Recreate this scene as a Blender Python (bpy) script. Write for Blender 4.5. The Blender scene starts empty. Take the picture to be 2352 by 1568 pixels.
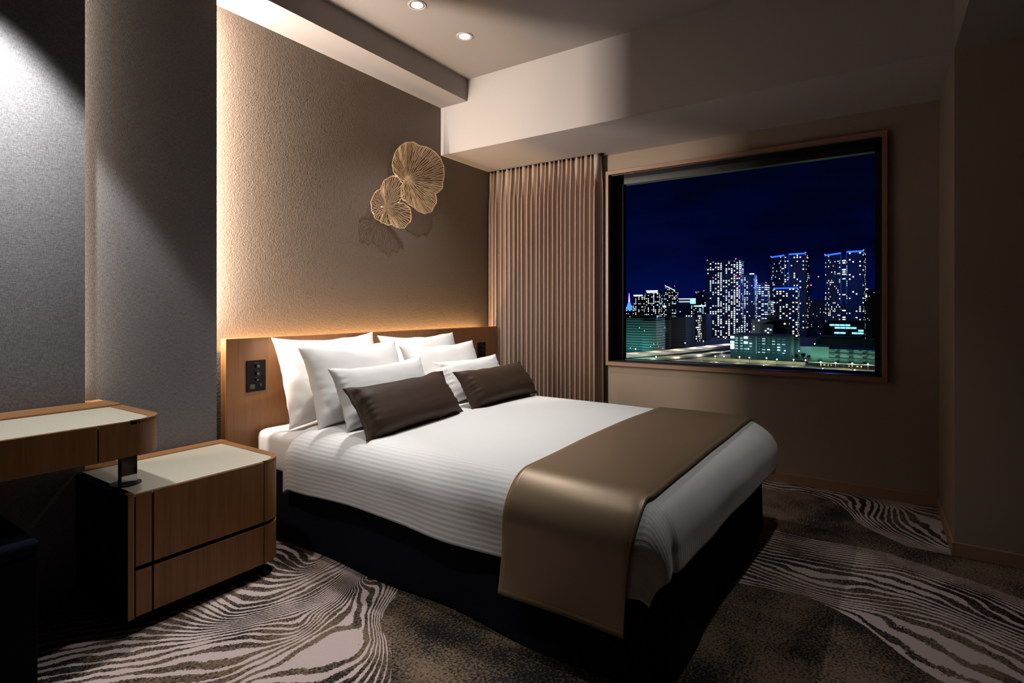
import bpy, bmesh, math, random
import numpy as np
from mathutils import Vector, Matrix, noise

random.seed(7)
scene = bpy.context.scene
COL = scene.collection
PI = math.pi

# ------------------------------------------------------------------ helpers
def link(o):
    COL.objects.link(o)
    return o

def tag(o, label=None, cat=None, group=None, kind=None):
    if label: o['label'] = label
    if cat: o['category'] = cat
    if group: o['group'] = group
    if kind: o['kind'] = kind
    return o

def thing(name, label, cat, loc=(0, 0, 0), rz=0.0, group=None):
    o = link(bpy.data.objects.new(name, None))
    o.empty_display_size = 0.05
    o.location = loc
    o.rotation_euler = (0, 0, rz)
    return tag(o, label, cat, group)

def local_inv(root):
    return (Matrix.Translation(root.location) @ root.rotation_euler.to_matrix().to_4x4()).inverted()

def obj(name, bm, m, parent=None, world=True, smooth=False, label=None, sub=False):
    """link a bmesh as ONE mesh object; world=True means its coordinates are world metres"""
    me = bpy.data.meshes.new(name)
    bmesh.ops.recalc_face_normals(bm, faces=bm.faces)
    bm.to_mesh(me)
    bm.free()
    if smooth:
        for p in me.polygons: p.use_smooth = True
    mats = m if isinstance(m, (list, tuple)) else [m]
    for x in mats: me.materials.append(x)
    o = link(bpy.data.objects.new(name, me))
    if parent is not None:
        o.parent = parent
        if world and not sub:
            o.matrix_parent_inverse = local_inv(parent)
    if label: o['label'] = label
    return o

def struct(name, bm, m, parent=None, smooth=False):
    o = obj(name, bm, m, parent, smooth=smooth, sub=parent is not None)
    if parent is None: o['kind'] = 'structure'
    return o

def add_box(bm, x0, x1, y0, y1, z0, z1, bevel=0.0, seg=2):
    vs = [bm.verts.new(p) for p in ((x0, y0, z0), (x1, y0, z0), (x1, y1, z0), (x0, y1, z0),
                                    (x0, y0, z1), (x1, y0, z1), (x1, y1, z1), (x0, y1, z1))]
    fs = [bm.faces.new([vs[i] for i in q]) for q in ((0, 3, 2, 1), (4, 5, 6, 7), (0, 1, 5, 4), (1, 2, 6, 5), (2, 3, 7, 6), (3, 0, 4, 7))]
    if bevel > 0:
        es = list({e for f in fs for e in f.edges})
        bmesh.ops.bevel(bm, geom=es, offset=bevel, segments=seg, profile=0.5, affect='EDGES')
    return bm

def box(x0, x1, y0, y1, z0, z1, bevel=0.0, seg=2):
    return add_box(bmesh.new(), x0, x1, y0, y1, z0, z1, bevel, seg)

def add_prism(bm, pts, z0, z1, bevel=0.0):
    lo = [bm.verts.new((p[0], p[1], z0)) for p in pts]
    hi = [bm.verts.new((p[0], p[1], z1)) for p in pts]
    n = len(pts)
    top = bm.faces.new(hi)
    bot = bm.faces.new(list(reversed(lo)))
    for i in range(n):
        bm.faces.new((lo[i], lo[(i + 1) % n], hi[(i + 1) % n], hi[i]))
    if bevel > 0:
        es = list(top.edges) + list(bot.edges)
        bmesh.ops.bevel(bm, geom=es, offset=bevel, segments=2, profile=0.5, affect='EDGES')
    return bm

def prism(pts, z0, z1, bevel=0.0):
    return add_prism(bmesh.new(), pts, z0, z1, bevel)

def add_cyl(bm, p0, p1, r0, r1=None, n=20, caps=True):
    r1 = r0 if r1 is None else r1
    p0, p1 = Vector(p0), Vector(p1)
    d = (p1 - p0).normalized()
    a = d.orthogonal().normalized(); b = d.cross(a)
    A = [bm.verts.new(p0 + (a * math.cos(2*PI*i/n) + b * math.sin(2*PI*i/n)) * r0) for i in range(n)]
    B = [bm.verts.new(p1 + (a * math.cos(2*PI*i/n) + b * math.sin(2*PI*i/n)) * r1) for i in range(n)]
    for i in range(n):
        bm.faces.new((A[i], A[(i+1) % n], B[(i+1) % n], B[i]))
    if caps:
        bm.faces.new(list(reversed(A))); bm.faces.new(B)
    return bm

def add_sphere(bm, c, r, n=2, sc=(1, 1, 1)):
    bmesh.ops.create_icosphere(bm, subdivisions=n, radius=r, matrix=Matrix.Translation(c) @ Matrix.Diagonal((*sc, 1)))
    return bm

def add_lathe(bm, c, prof, n=32):
    """prof: list of (r, z) relative to c, closed ring surface of revolution about z"""
    rings = []
    for r, z in prof:
        rings.append([bm.verts.new((c[0] + r*math.cos(2*PI*i/n), c[1] + r*math.sin(2*PI*i/n), c[2] + z)) for i in range(n)])
    for k in range(len(rings) - 1):
        for i in range(n):
            bm.faces.new((rings[k][i], rings[k][(i+1) % n], rings[k+1][(i+1) % n], rings[k+1][i]))
    return bm

def grid_mesh(bm, P, closed_u=False):
    """P[i][j] -> verts and quads"""
    V = [[bm.verts.new(p) for p in row] for row in P]
    n, m = len(V), len(V[0])
    F = []
    for i in range(n if closed_u else n - 1):
        for j in range(m - 1):
            F.append(bm.faces.new((V[i][j], V[(i+1) % n][j], V[(i+1) % n][j+1], V[i][j+1])))
    return V, F

# ------------------------------------------------------------------ materials
class NT:
    def __init__(self, name):
        self.m = bpy.data.materials.new(name)
        self.m.use_nodes = True
        self.t = self.m.node_tree
        self.t.nodes.clear()
        self.out = self.n('ShaderNodeOutputMaterial')
    def n(self, typ, **kw):
        x = self.t.nodes.new(typ)
        for k, v in kw.items(): setattr(x, k, v)
        return x
    def l(self, a, b): self.t.links.new(a, b)
    def math(self, op, a, b=None, c=None, clamp=False):
        x = self.n('ShaderNodeMath', operation=op, use_clamp=clamp)
        for i, v in enumerate((a, b, c)):
            if v is None: continue
            if isinstance(v, (int, float)): x.inputs[i].default_value = v
            else: self.l(v, x.inputs[i])
        return x.outputs[0]
    def mix(self, fac, a, b, blend='MIX'):
        x = self.n('ShaderNodeMix', data_type='RGBA', blend_type=blend)
        for sock, v in ((x.inputs[0], fac), (x.inputs[6], a), (x.inputs[7], b)):
            if isinstance(v, (int, float)): sock.default_value = v
            elif isinstance(v, tuple): sock.default_value = (*v[:3], 1)
            else: self.l(v, sock)
        return x.outputs[2]
    def coord(self, which='Object', scale=(1, 1, 1), rot=(0, 0, 0)):
        tc = self.n('ShaderNodeTexCoord')
        mp = self.n('ShaderNodeMapping')
        mp.inputs['Scale'].default_value = scale
        mp.inputs['Rotation'].default_value = rot
        self.l(tc.outputs[which], mp.inputs['Vector'])
        return mp.outputs[0]
    def noise(self, vec, scale=5, detail=2, rough=0.5, dist=0.0):
        x = self.n('ShaderNodeTexNoise')
        x.inputs['Scale'].default_value = scale; x.inputs['Detail'].default_value = detail
        x.inputs['Roughness'].default_value = rough; x.inputs['Distortion'].default_value = dist
        if vec is not None: self.l(vec, x.inputs['Vector'])
        return x.outputs['Fac']
    def ramp(self, fac, stops, interp='LINEAR'):
        x = self.n('ShaderNodeValToRGB')
        x.color_ramp.interpolation = interp
        while len(x.color_ramp.elements) < len(stops): x.color_ramp.elements.new(0.5)
        for e, (p, c) in zip(x.color_ramp.elements, stops):
            e.position = p
            e.color = (*c, 1) if len(c) == 3 else c
        self.l(fac, x.inputs[0])
        return x.outputs['Color']
    def bump(self, h, strength=0.3, dist=0.01):
        x = self.n('ShaderNodeBump')
        x.inputs['Strength'].default_value = strength; x.inputs['Distance'].default_value = dist
        self.l(h, x.inputs['Height'])
        return x.outputs[0]
    def bsdf(self, color, rough=0.5, normal=None, **kw):
        b = self.n('ShaderNodeBsdfPrincipled')
        for k, v in (('Base Color', color), ('Roughness', rough)):
            if isinstance(v, tuple): b.inputs[k].default_value = (*v[:3], 1)
            elif isinstance(v, (int, float)): b.inputs[k].default_value = v
            else: self.l(v, b.inputs[k])
        if normal is not None: self.l(normal, b.inputs['Normal'])
        for k, v in kw.items():
            s = b.inputs[k.replace('_', ' ')]
            if isinstance(v, tuple): s.default_value = (*v[:3], 1)
            elif isinstance(v, (int, float)): s.default_value = v
            else: self.l(v, s)
        self.l(b.outputs[0], self.out.inputs[0])
        return b
    def done(self): return self.m

def plain(name, color, rough=0.5, **kw):
    t = NT(name); t.bsdf(color, rough, **kw); return t.done()

def glow(name, color, strength):
    t = NT(name)
    e = t.n('ShaderNodeEmission')
    e.inputs[0].default_value = (*color, 1); e.inputs[1].default_value = strength
    t.l(e.outputs[0], t.out.inputs[0])
    return t.done()

def m_wood(name, dark, light, rough=0.42, axis='z'):
    t = NT(name)
    sc = {'z': (1, 1, 0.045), 'x': (0.045, 1, 1), 'y': (1, 0.045, 1)}[axis]
    v = t.coord('Object', sc)
    a = t.noise(v, 46, 4, 0.6, 0.4)
    b = t.noise(v, 160, 3, 0.7)
    f = t.math('ADD', t.math('MULTIPLY', a, 0.6), t.math('MULTIPLY', b, 0.4))
    c = t.ramp(f, [(0.33, dark), (0.68, light)])
    t.bsdf(c, rough, t.bump(b, 0.12, 0.002))
    return t.done()

def m_plaster(name, color, bs=0.05, scale=300, rough=0.75):
    t = NT(name)
    v = t.coord()
    n1 = t.noise(v, scale, 2)
    t.bsdf(color, rough, t.bump(n1, bs, 0.002))
    return t.done()

def m_embossed(name, color):
    """wallpaper with a fine worm-like emboss"""
    t = NT(name)
    v = t.coord()
    n1 = t.noise(v, 80, 1.0, 0.45, 0.9)
    h = t.math('ABSOLUTE', t.math('SUBTRACT', n1, 0.5))
    h = t.math('MULTIPLY', h, 6.0, clamp=True)
    n2 = t.noise(v, 2.3, 2)
    c = t.mix(n2, tuple(x*0.94 for x in color), tuple(x*1.05 for x in color))
    t.bsdf(c, 0.6, t.bump(h, 0.32, 0.003))
    return t.done()

def m_weave(name, dark, light):
    """woven wall fabric: fine threads along and across"""
    t = NT(name)
    a = t.noise(t.coord('Object', (1, 1, 0.22)), 420, 2, 0.6)
    b = t.noise(t.coord('Object', (0.16, 1, 1)), 380, 2, 0.6)
    h = t.math('ADD', t.math('MULTIPLY', a, 0.55), t.math('MULTIPLY', b, 0.45))
    c = t.ramp(h, [(0.34, dark), (0.68, light)])
    t.bsdf(c, 0.55, t.bump(h, 0.35, 0.003))
    return t.done()

def m_fabric(name, color, scale=900, bs=0.08, rough=0.8, **kw):
    t = NT(name)
    v = t.coord()
    n1 = t.noise(v, scale, 1)
    n2 = t.noise(v, 9, 3)
    c = t.mix(n2, tuple(x*0.96 for x in color), color)
    t.bsdf(c, rough, t.bump(n1, bs, 0.002), **kw)
    return t.done()

def m_duvet(name):
    """white cotton with fine woven stripes running the length of the bed"""
    t = NT(name)
    uv = t.n('ShaderNodeUVMap')
    sp = t.n('ShaderNodeSeparateXYZ'); t.l(uv.outputs[0], sp.inputs[0])
    w = t.math('SINE', t.math('MULTIPLY', sp.outputs[0], 2*PI/0.0165))
    w = t.math('ADD', t.math('MULTIPLY', w, 1.2), 0.5, clamp=True)
    n2 = t.noise(t.coord(), 7, 3)
    h = t.math('ADD', t.math('MULTIPLY', w, 1.0), t.math('MULTIPLY', n2, 2.2))
    c = t.mix(w, (0.795, 0.79, 0.78), (0.84, 0.835, 0.825))
    t.bsdf(c, 0.62, t.bump(h, 0.16, 0.003), Sheen_Weight=0.1)
    return t.done()

def m_runner(name):
    """satin bed runner with a stitched hem near each edge"""
    t = NT(name)
    uv = t.n('ShaderNodeUVMap')
    sp = t.n('ShaderNodeSeparateXYZ'); t.l(uv.outputs[0], sp.inputs[0])
    du, dv = sp.outputs[0], sp.outputs[1]          # distance in metres from the nearest end / long edge
    d = t.math('MINIMUM', du, dv)
    hem = t.math('LESS_THAN', d, 0.017)
    line = t.math('SUBTRACT', 1.0, t.math('DIVIDE', t.math('ABSOLUTE', t.math('SUBTRACT', d, 0.017)), 0.0022), clamp=True)
    n1 = t.noise(t.coord(), 1100, 1)
    h = t.math('ADD', t.math('MULTIPLY', n1, 0.25), t.math('MULTIPLY', line, -1.6))
    c = t.mix(hem, (0.265, 0.185, 0.112), (0.30, 0.21, 0.125))
    t.bsdf(c, 0.40, t.bump(h, 0.12, 0.003), Metallic=0.35)
    return t.done()

def m_carpet(name):
    t = NT(name)
    at = t.n('ShaderNodeAttribute', attribute_name='flow')       # stripe phase, fill width, inside a striped band
    sp = t.n('ShaderNodeSeparateXYZ'); t.l(at.outputs['Vector'], sp.inputs[0])
    v = t.coord()
    tuft = t.noise(v, 260, 1, 0.5)
    tuft2 = t.noise(v, 130, 2, 0.7)
    ph = t.math('ADD', sp.outputs[0], t.math('MULTIPLY', t.math('SUBTRACT', tuft2, 0.5), 0.42))
    ph = t.math('ADD', ph, t.math('MULTIPLY', t.math('SUBTRACT', t.noise(v, 8, 2), 0.5), 1.3))
    fr = t.math('FRACT', t.math('ADD', ph, 50.0))
    tri = t.math('MULTIPLY', t.math('ABSOLUTE', t.math('SUBTRACT', fr, 0.5)), 2.0)     # 0 in a dark line's middle
    wid = t.math('MULTIPLY', sp.outputs[1], t.math('SUBTRACT', t.math('MULTIPLY', t.noise(v, 5, 2, 0.6), 2.9), 0.52))
    dark = t.math('LESS_THAN', tri, wid)
    ins = t.math('GREATER_THAN', t.math('ADD', sp.outputs[2], t.math('MULTIPLY', t.math('SUBTRACT', tuft2, 0.5), 0.012)), 0.0)
    pale = t.math('MULTIPLY', ins, t.math('SUBTRACT', 1.0, dark))
    big = t.noise(v, 3.2, 3, 0.6, 0.3)
    yarn = t.noise(v, 125, 1.5, 0.6)
    fleck = t.math('ADD', t.math('MULTIPLY', yarn, 0.62), t.math('MULTIPLY', big, 0.62))
    ground = t.ramp(fleck, [(0.545, (0.016, 0.015, 0.016)), (0.615, (0.085, 0.062, 0.043)), (0.74, (0.20, 0.138, 0.092))])
    palec = t.mix(tuft, (0.44, 0.345, 0.325), (0.57, 0.455, 0.43))
    c = t.mix(pale, ground, palec)
    t.bsdf(c, 0.95, t.bump(t.math('ADD', tuft, t.math('MULTIPLY', pale, 0.5)), 0.5, 0.004), Specular_IOR_Level=0.1)
    return t.done()

def m_facade(name, base, cw, ch, lit, strength, seed, warm=0.35, ww=0.62, wh=0.5, band=None, colvar=1.0,
             cool_c=(0.72, 0.88, 1.0), warm_c=(1.0, 0.82, 0.52)):
    """tower front: a grid of rooms, some with the light on"""
    t = NT(name)
    tc = t.n('ShaderNodeTexCoord')
    sp = t.n('ShaderNodeSeparateXYZ'); t.l(tc.outputs['Object'], sp.inputs[0])
    u = t.math('DIVIDE', t.math('ADD', t.math('ADD', sp.outputs[1], t.math('MULTIPLY', sp.outputs[0], 0.83)), 1000.0), cw)
    v = t.math('DIVIDE', t.math('ADD', sp.outputs[2], 1000.0), ch)
    fu, fv = t.math('FLOOR', u), t.math('FLOOR', v)
    ru, rv = t.math('FRACT', u), t.math('FRACT', v)
    cb = t.n('ShaderNodeCombineXYZ')
    t.l(fu, cb.inputs[0]); t.l(fv, cb.inputs[1]); cb.inputs[2].default_value = seed
    wn = t.n('ShaderNodeTexWhiteNoise', noise_dimensions='3D'); t.l(cb.outputs[0], wn.inputs['Vector'])
    cb2 = t.n('ShaderNodeCombineXYZ'); t.l(fu, cb2.inputs[0]); cb2.inputs[1].default_value = seed + 3.3
    wc = t.n('ShaderNodeTexWhiteNoise', noise_dimensions='3D'); t.l(cb2.outputs[0], wc.inputs['Vector'])
    prob = t.math('MULTIPLY', t.math('ADD', 1.0 - 0.75*colvar, t.math('MULTIPLY', wc.outputs['Value'], 1.5*colvar)), lit)
    on = t.math('LESS_THAN', wn.outputs['Value'], prob)
    sc = t.n('ShaderNodeSeparateColor'); t.l(wn.outputs['Color'], sc.inputs[0])
    half = t.math('MULTIPLY', t.math('ADD', 0.6, t.math('MULTIPLY', sc.outputs[0], 0.4)), ww/2)
    mu = t.math('LESS_THAN', t.math('ABSOLUTE', t.math('SUBTRACT', ru, 0.5)), half)
    mv = t.math('LESS_THAN', t.math('ABSOLUTE', t.math('SUBTRACT', rv, 0.5)), wh/2)
    msk = t.math('MULTIPLY', t.math('MULTIPLY', mu, mv), on)
    st = t.math('MULTIPLY', msk, t.math('MULTIPLY', t.math('ADD', 0.35, sc.outputs[1]), strength))
    wm = t.math('LESS_THAN', sc.outputs[2], warm)
    ec = t.mix(wm, cool_c, warm_c)
    col = base
    if band:
        bm_ = t.math('LESS_THAN', rv, 0.30)
        col = t.mix(bm_, base, band)
    b = t.bsdf(col, 0.7)
    t.l(ec, b.inputs['Emission Color']); t.l(st, b.inputs['Emission Strength'])
    return t.done()

M = {}
M['ceiling'] = m_plaster('dimmed_white_ceiling_paint', (0.285, 0.256, 0.245), 0.03)  # beam's white paint with the ceiling's dimmer light put into the colour
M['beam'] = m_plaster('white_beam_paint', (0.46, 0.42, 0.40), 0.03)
M['wallpaper'] = m_embossed('taupe_embossed_wallpaper', (0.132, 0.097, 0.072))
M['window_wall'] = m_plaster('beige_fine_wallpaper', (0.34, 0.262, 0.195), 0.10, 220)
M['weave'] = m_weave('charcoal_woven_panel_fabric', (0.075, 0.076, 0.082), (0.20, 0.192, 0.198))
M['panel_edge'] = plain('charcoal_panel_core', (0.012, 0.012, 0.014), 0.8)
M['wood'] = m_wood('oak_veneer', (0.165, 0.067, 0.016), (0.280, 0.127, 0.036))
M['wood_x'] = m_wood('oak_rail', (0.23, 0.105, 0.038), (0.38, 0.185, 0.072), axis='x')
M['wood_y'] = m_wood('oak_rail_across', (0.23, 0.105, 0.038), (0.38, 0.185, 0.072), axis='y')
M['headboard'] = m_wood('headboard_veneer', (0.255, 0.105, 0.034), (0.385, 0.172, 0.062))
M['casing'] = m_wood('window_casing_wood', (0.25, 0.13, 0.075), (0.36, 0.20, 0.12), axis='y')
M['casing_z'] = m_wood('window_casing_wood_upright', (0.25, 0.13, 0.075), (0.36, 0.20, 0.12), axis='z')
M['baseboard'] = plain('wood_look_baseboard', (0.36, 0.21, 0.115), 0.5)
M['black'] = plain('black_lacquer', (0.004, 0.004, 0.006), 0.5, Specular_IOR_Level=0.12)
M['night_wall'] = plain('dark_rear_wall', (0.035, 0.03, 0.027), 0.8)
M['plate'] = plain('black_control_plate', (0.008, 0.007, 0.008), 0.5, Specular_IOR_Level=0.15)
M['knob'] = plain('black_gloss_knob', (0.01, 0.01, 0.01), 0.18)
M['navy'] = m_fabric('navy_black_skirt_cloth', (0.009, 0.011, 0.021), 700, 0.08, 0.9, Specular_IOR_Level=0.08)
M['sheet'] = m_fabric('white_sheet', (0.82, 0.81, 0.80), 800, 0.05, 0.75)
M['pillow'] = m_fabric('white_pillowcase', (0.84, 0.83, 0.82), 800, 0.05, 0.75)
M['duvet'] = m_duvet('white_striped_duvet')
M['runner'] = m_runner('gold_brown_satin')
M['cushion'] = m_fabric('brown_satin', (0.054, 0.031, 0.019), 900, 0.05, 0.6, Specular_IOR_Level=0.22)
M['curtain'] = m_fabric('taupe_curtain_cloth', (0.47, 0.355, 0.29), 900, 0.05, 0.8)
M['chrome'] = plain('chrome', (0.62, 0.63, 0.66), 0.06, Metallic=1.0)
M['gold'] = plain('brushed_gold', (0.80, 0.56, 0.33), 0.36, Metallic=0.55)
M['frame_and_jamb_shade'] = plain('black_frame_and_shaded_jamb', (0.008, 0.008, 0.009), 0.4)
M['trim_white'] = plain('pale_lamp_ring', (0.42, 0.39, 0.37), 0.4)
M['lamp'] = glow('downlight_lens', (1.0, 0.97, 0.92), 6.0)
M['ottoman'] = m_fabric('dark_blue_ottoman_cloth', (0.004, 0.007, 0.013), 500, 0.3, 0.95, Specular_IOR_Level=0.03)
t = NT('cream_stone_top'); _v = t.coord()
_c = t.ramp(t.noise(_v, 240, 3, 0.7), [(0.35, (0.47, 0.44, 0.345)), (0.65, (0.61, 0.575, 0.465))])
t.bsdf(t.mix(t.math('MULTIPLY', t.noise(_v, 14, 4), 0.6), _c, (0.54, 0.51, 0.415)), 0.4); M['stone'] = t.done()
t = NT('dark_window_sill'); t.bsdf((0.045, 0.04, 0.036), 0.28); M['sill'] = t.done()
t = NT('window_glass')
_tr = t.n('ShaderNodeBsdfTransparent'); _tr.inputs[0].default_value = (0.97, 0.98, 1.0, 1)
_gl = t.n('ShaderNodeBsdfGlossy'); _gl.inputs['Roughness'].default_value = 0.0
_mx = t.n('ShaderNodeMixShader'); _mx.inputs[0].default_value = 0.0
t.l(_tr.outputs[0], _mx.inputs[1]); t.l(_gl.outputs[0], _mx.inputs[2]); t.l(_mx.outputs[0], t.out.inputs[0])
M['glass'] = t.done()
M['carpet'] = m_carpet('wave_patterned_carpet')

# ------------------------------------------------------------------ room shell (metres, eye height 1.0, headboard wall at y = 2.48)
YH, XW, XB = 2.479, 3.472, 2.841          # headboard wall, window wall, beam face
ZC, ZS, ZB = 2.513, 2.371, 2.048          # ceiling, soffit underside, beam underside
YS, YC = 2.249, -0.266                    # soffit face, column side

CARPET = {"L":[[0,[[1.407,1.416],[1.352,1.389],[1.282,1.359],[1.224,1.321],[1.185,1.279],[1.164,1.227],[1.12,1.166],[1.079,1.123],[1.032,1.079]]],[6,[[1.403,1.518],[1.283,1.406],[1.213,1.368],[1.168,1.276],[1.09,1.235],[1.029,1.22],[0.925,1.276],[0.831,1.38]]],[7,[[0.848,1.408],[0.897,1.368],[0.956,1.319],[1.015,1.299],[1.063,1.314],[1.125,1.341],[1.2,1.373],[1.254,1.45],[1.316,1.534],[1.407,1.635]]],[8,[[0.798,1.43],[0.858,1.432],[0.917,1.435],[0.986,1.43],[1.059,1.425],[1.144,1.427],[1.23,1.437],[1.291,1.516],[1.386,1.624]]],[10,[[0.583,1.752],[0.705,1.617],[0.842,1.494],[0.907,1.455],[1.003,1.456],[1.107,1.482],[1.2,1.498],[1.303,1.534]]],[13,[[0.616,1.851],[0.727,1.756],[0.886,1.652],[0.955,1.61],[1.031,1.467],[1.081,1.492]]],[15,[[0.643,1.932],[0.716,1.874],[0.809,1.76],[0.929,1.648],[1.008,1.616],[1.083,1.503]]],[17,[[0.575,2.059],[0.663,1.993],[0.795,1.891],[0.849,1.754],[0.949,1.683],[1.064,1.623],[1.168,1.564],[1.233,1.586],[1.4,1.644]]],[21,[[0.913,1.897],[0.934,1.742],[0.991,1.671],[1.118,1.622],[1.198,1.604],[1.297,1.619],[1.416,1.654]]],[25,[[1.002,1.888],[0.998,1.77],[1.068,1.713],[1.224,1.69],[1.325,1.695],[1.428,1.711]]],[27,[[1.072,1.901],[1.075,1.814],[1.147,1.75],[1.265,1.745],[1.367,1.759],[1.419,1.771]]],[30,[[1.222,1.912],[1.245,1.806],[1.32,1.786],[1.393,1.81]]],[33,[[1.336,2.038],[1.314,1.906],[1.311,1.81],[1.379,1.819]]],[35,[[1.412,1.998],[1.39,1.861],[1.395,1.83]]]],"R1":[[0,[[2.703,0.379],[2.686,0.244],[2.704,0.09],[2.707,-0.054],[2.651,-0.185],[2.601,-0.303],[2.532,-0.424]]],[5,[[2.585,0.395],[2.579,0.184],[2.632,-0.053],[2.584,-0.222],[2.473,-0.414]]],[11,[[2.402,0.404],[2.409,0.219],[2.449,0.037],[2.422,-0.09],[2.334,-0.237],[2.252,-0.377]]],[17,[[2.213,0.411],[2.178,0.242],[2.169,0.113],[2.199,-0.033],[2.232,-0.156],[2.179,-0.254],[2.126,-0.356]]],[19,[[2.137,0.411],[2.14,0.282],[2.143,0.153],[2.152,0.052],[2.183,-0.025],[2.12,-0.114],[2.05,-0.208],[1.979,-0.317]]],[20,[[2.118,0.412],[2.131,0.281],[2.153,0.174],[2.132,0.052],[2.046,-0.041],[1.989,-0.139],[1.954,-0.228],[1.94,-0.283]]],[21,[[2.107,0.41],[2.123,0.324],[2.147,0.195],[2.104,0.11],[2.051,0.031],[1.962,-0.039],[1.891,-0.101],[1.853,-0.153]]]],"R0":[[0,[[3.305,0.463],[3.343,0.304],[3.294,0.203],[3.162,0.117],[3.022,0.073],[2.924,-0.008],[2.835,-0.105],[2.823,-0.255]]],[3,[[3.471,0.385],[3.418,0.211],[3.334,0.105],[3.233,0.114],[3.107,0.07],[2.989,0.035],[2.894,-0.068]]],[5,[[3.468,0.116],[3.386,0.027],[3.129,0.036],[2.99,-0.024],[2.859,-0.153]]],[7,[[3.465,0.022],[3.334,-0.038],[3.114,-0.003],[2.977,-0.06],[2.884,-0.155],[2.842,-0.257]]],[9,[[3.373,-0.062],[3.096,-0.067],[3.0,-0.121],[2.875,-0.26]]],[11,[[3.377,-0.102],[3.126,-0.142],[3.006,-0.21],[2.927,-0.256]]],[12,[[3.422,-0.063],[3.345,-0.124],[3.236,-0.247],[3.201,-0.254]]],[17,[[3.486,-0.009],[3.478,-0.129],[3.507,-0.262]]]]}

def rbf_fit(lines):
    P, V = [], []
    for val, pts in lines:
        pts = np.array(pts, float)
        seg = np.linalg.norm(np.diff(pts, axis=0), axis=1)
        s = np.concatenate([[0], np.cumsum(seg)])
        n = max(len(pts), int(s[-1] / 0.05))
        tt = np.linspace(0, s[-1], n)
        P.append(np.stack([np.interp(tt, s, pts[:, 0]), np.interp(tt, s, pts[:, 1])], 1))
        V.append(np.full(n, float(val)))
    P, V = np.concatenate(P), np.concatenate(V)
    D = np.linalg.norm(P[:, None] - P[None], axis=2)
    K = np.where(D > 1e-9, D**2 * np.log(np.maximum(D, 1e-9)), 0) + np.eye(len(P)) * 2e-3
    A = np.hstack([np.ones((len(P), 1)), P])
    S = np.block([[K, A], [A.T, np.zeros((3, 3))]])
    w = np.linalg.solve(S, np.concatenate([V, np.zeros(3)]))
    def f(Q):
        out = np.zeros(len(Q))
        for i in range(0, len(Q), 20000):
            q = Q[i:i+20000]
            D = np.linalg.norm(q[:, None] - P[None], axis=2)
            K = np.where(D > 1e-9, D**2 * np.log(np.maximum(D, 1e-9)), 0)
            out[i:i+20000] = K @ w[:len(P)] + w[len(P)] + q @ w[len(P)+1:]
        return out
    return f

def poly_sd(Q, poly):
    """signed distance to a polygon, positive inside"""
    poly = np.array(poly, float)
    d = np.full(len(Q), 1e9); ins = np.zeros(len(Q), bool)
    for a, b in zip(poly, np.roll(poly, -1, axis=0)):
        e = b - a
        w = Q - a
        tt = np.clip((w @ e) / max(e @ e, 1e-12), 0, 1)
        d = np.minimum(d, np.linalg.norm(w - tt[:, None]*e, axis=1))
        c = (a[1] > Q[:, 1]) != (b[1] > Q[:, 1])
        ins ^= c & (Q[:, 0] < (b[0]-a[0]) * (Q[:, 1]-a[1]) / (b[1]-a[1] + 1e-12) + a[0])
    return np.where(ins, d, -d)

def make_floor():
    x0, x1, y0, y1, st = -0.2, 3.56, -1.16, 2.48, 0.0125
    nx, ny = int(round((x1-x0)/st)) + 1, int(round((y1-y0)/st)) + 1
    gx, gy = np.linspace(x0, x1, nx), np.linspace(y0, y1, ny)
    X, Y = np.meshgrid(gx, gy, indexing='ij')
    Q = np.stack([X.ravel(), Y.ravel()], 1)
    psi = np.zeros(len(Q)); sd = np.full(len(Q), -1.0)
    zones = []
    for key in ('L', 'R1', 'R0'):
        ln = CARPET[key]
        b0 = [tuple(p) for p in ln[0][1]]
        if key == 'L':
            poly = [(1.9, 1.62)] + b0 + [(0.98, 1.02), (0.75, 0.75), (-1, 0.5), (-1, 3), (1.9, 3)]
        elif key == 'R1':
            b1 = [tuple(p) for p in ln[-1][1]]
            poly = [(2.6, 0.9)] + b0 + [(2.0, -1.4)] + b1[::-1] + [(1.6, 0.9)]
        else:
            poly = [(3.9, 0.62)] + [(b0[0][0] + 0.05, b0[0][1] + 0.25)] + b0 + [(2.95, -0.6), (3.9, -0.6)]
        f = rbf_fit(ln)
        s = poly_sd(Q, poly)
        m = s > -0.03
        psi[m] = f(Q[m])
        sd[m] = np.maximum(sd[m], s[m])
    G = psi.reshape(nx, ny)
    g0, g1 = np.gradient(G, st, st)
    gr = np.hypot(g0, g1).ravel()
    fill = np.clip(0.034 * gr, 0.06, 0.60)           # dark lines never wider than about 3 cm
    bm = bmesh.new()
    me = bpy.data.meshes.new('floor')
    idx = np.arange(nx*ny).reshape(nx, ny)
    faces = np.stack([idx[:-1, :-1], idx[1:, :-1], idx[1:, 1:], idx[:-1, 1:]], -1).reshape(-1, 4)
    verts = np.column_stack([Q, np.zeros(len(Q))])
    # plain margin so the carpet reaches the walls behind the photographer
    k = len(verts)
    ext = np.array([(-1.7, -1.6, 0), (3.56, -1.6, 0), (3.56, y0, 0), (-1.7, y0, 0), (x0, y0, 0), (x0, y1, 0), (-1.7, y1, 0)])
    verts = np.vstack([verts, ext])
    fl = [tuple(int(v) for v in f) for f in faces] + [(k, k+1, k+2, k+3), (k+3, k+4, k+5, k+6)]
    me.from_pydata([tuple(v) for v in verts], [], fl)
    at = me.attributes.new('flow', 'FLOAT_VECTOR', 'POINT')
    data = np.zeros((len(verts), 3), np.float32); data[:, 2] = -1
    data[:len(Q), 0] = psi; data[:len(Q), 1] = fill; data[:len(Q), 2] = sd
    at.data.foreach_set('vector', data.ravel())
    me.materials.append(M['carpet'])
    bm.free()
    o = link(bpy.data.objects.new('floor', me)); o['kind'] = 'structure'
make_floor()

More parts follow.
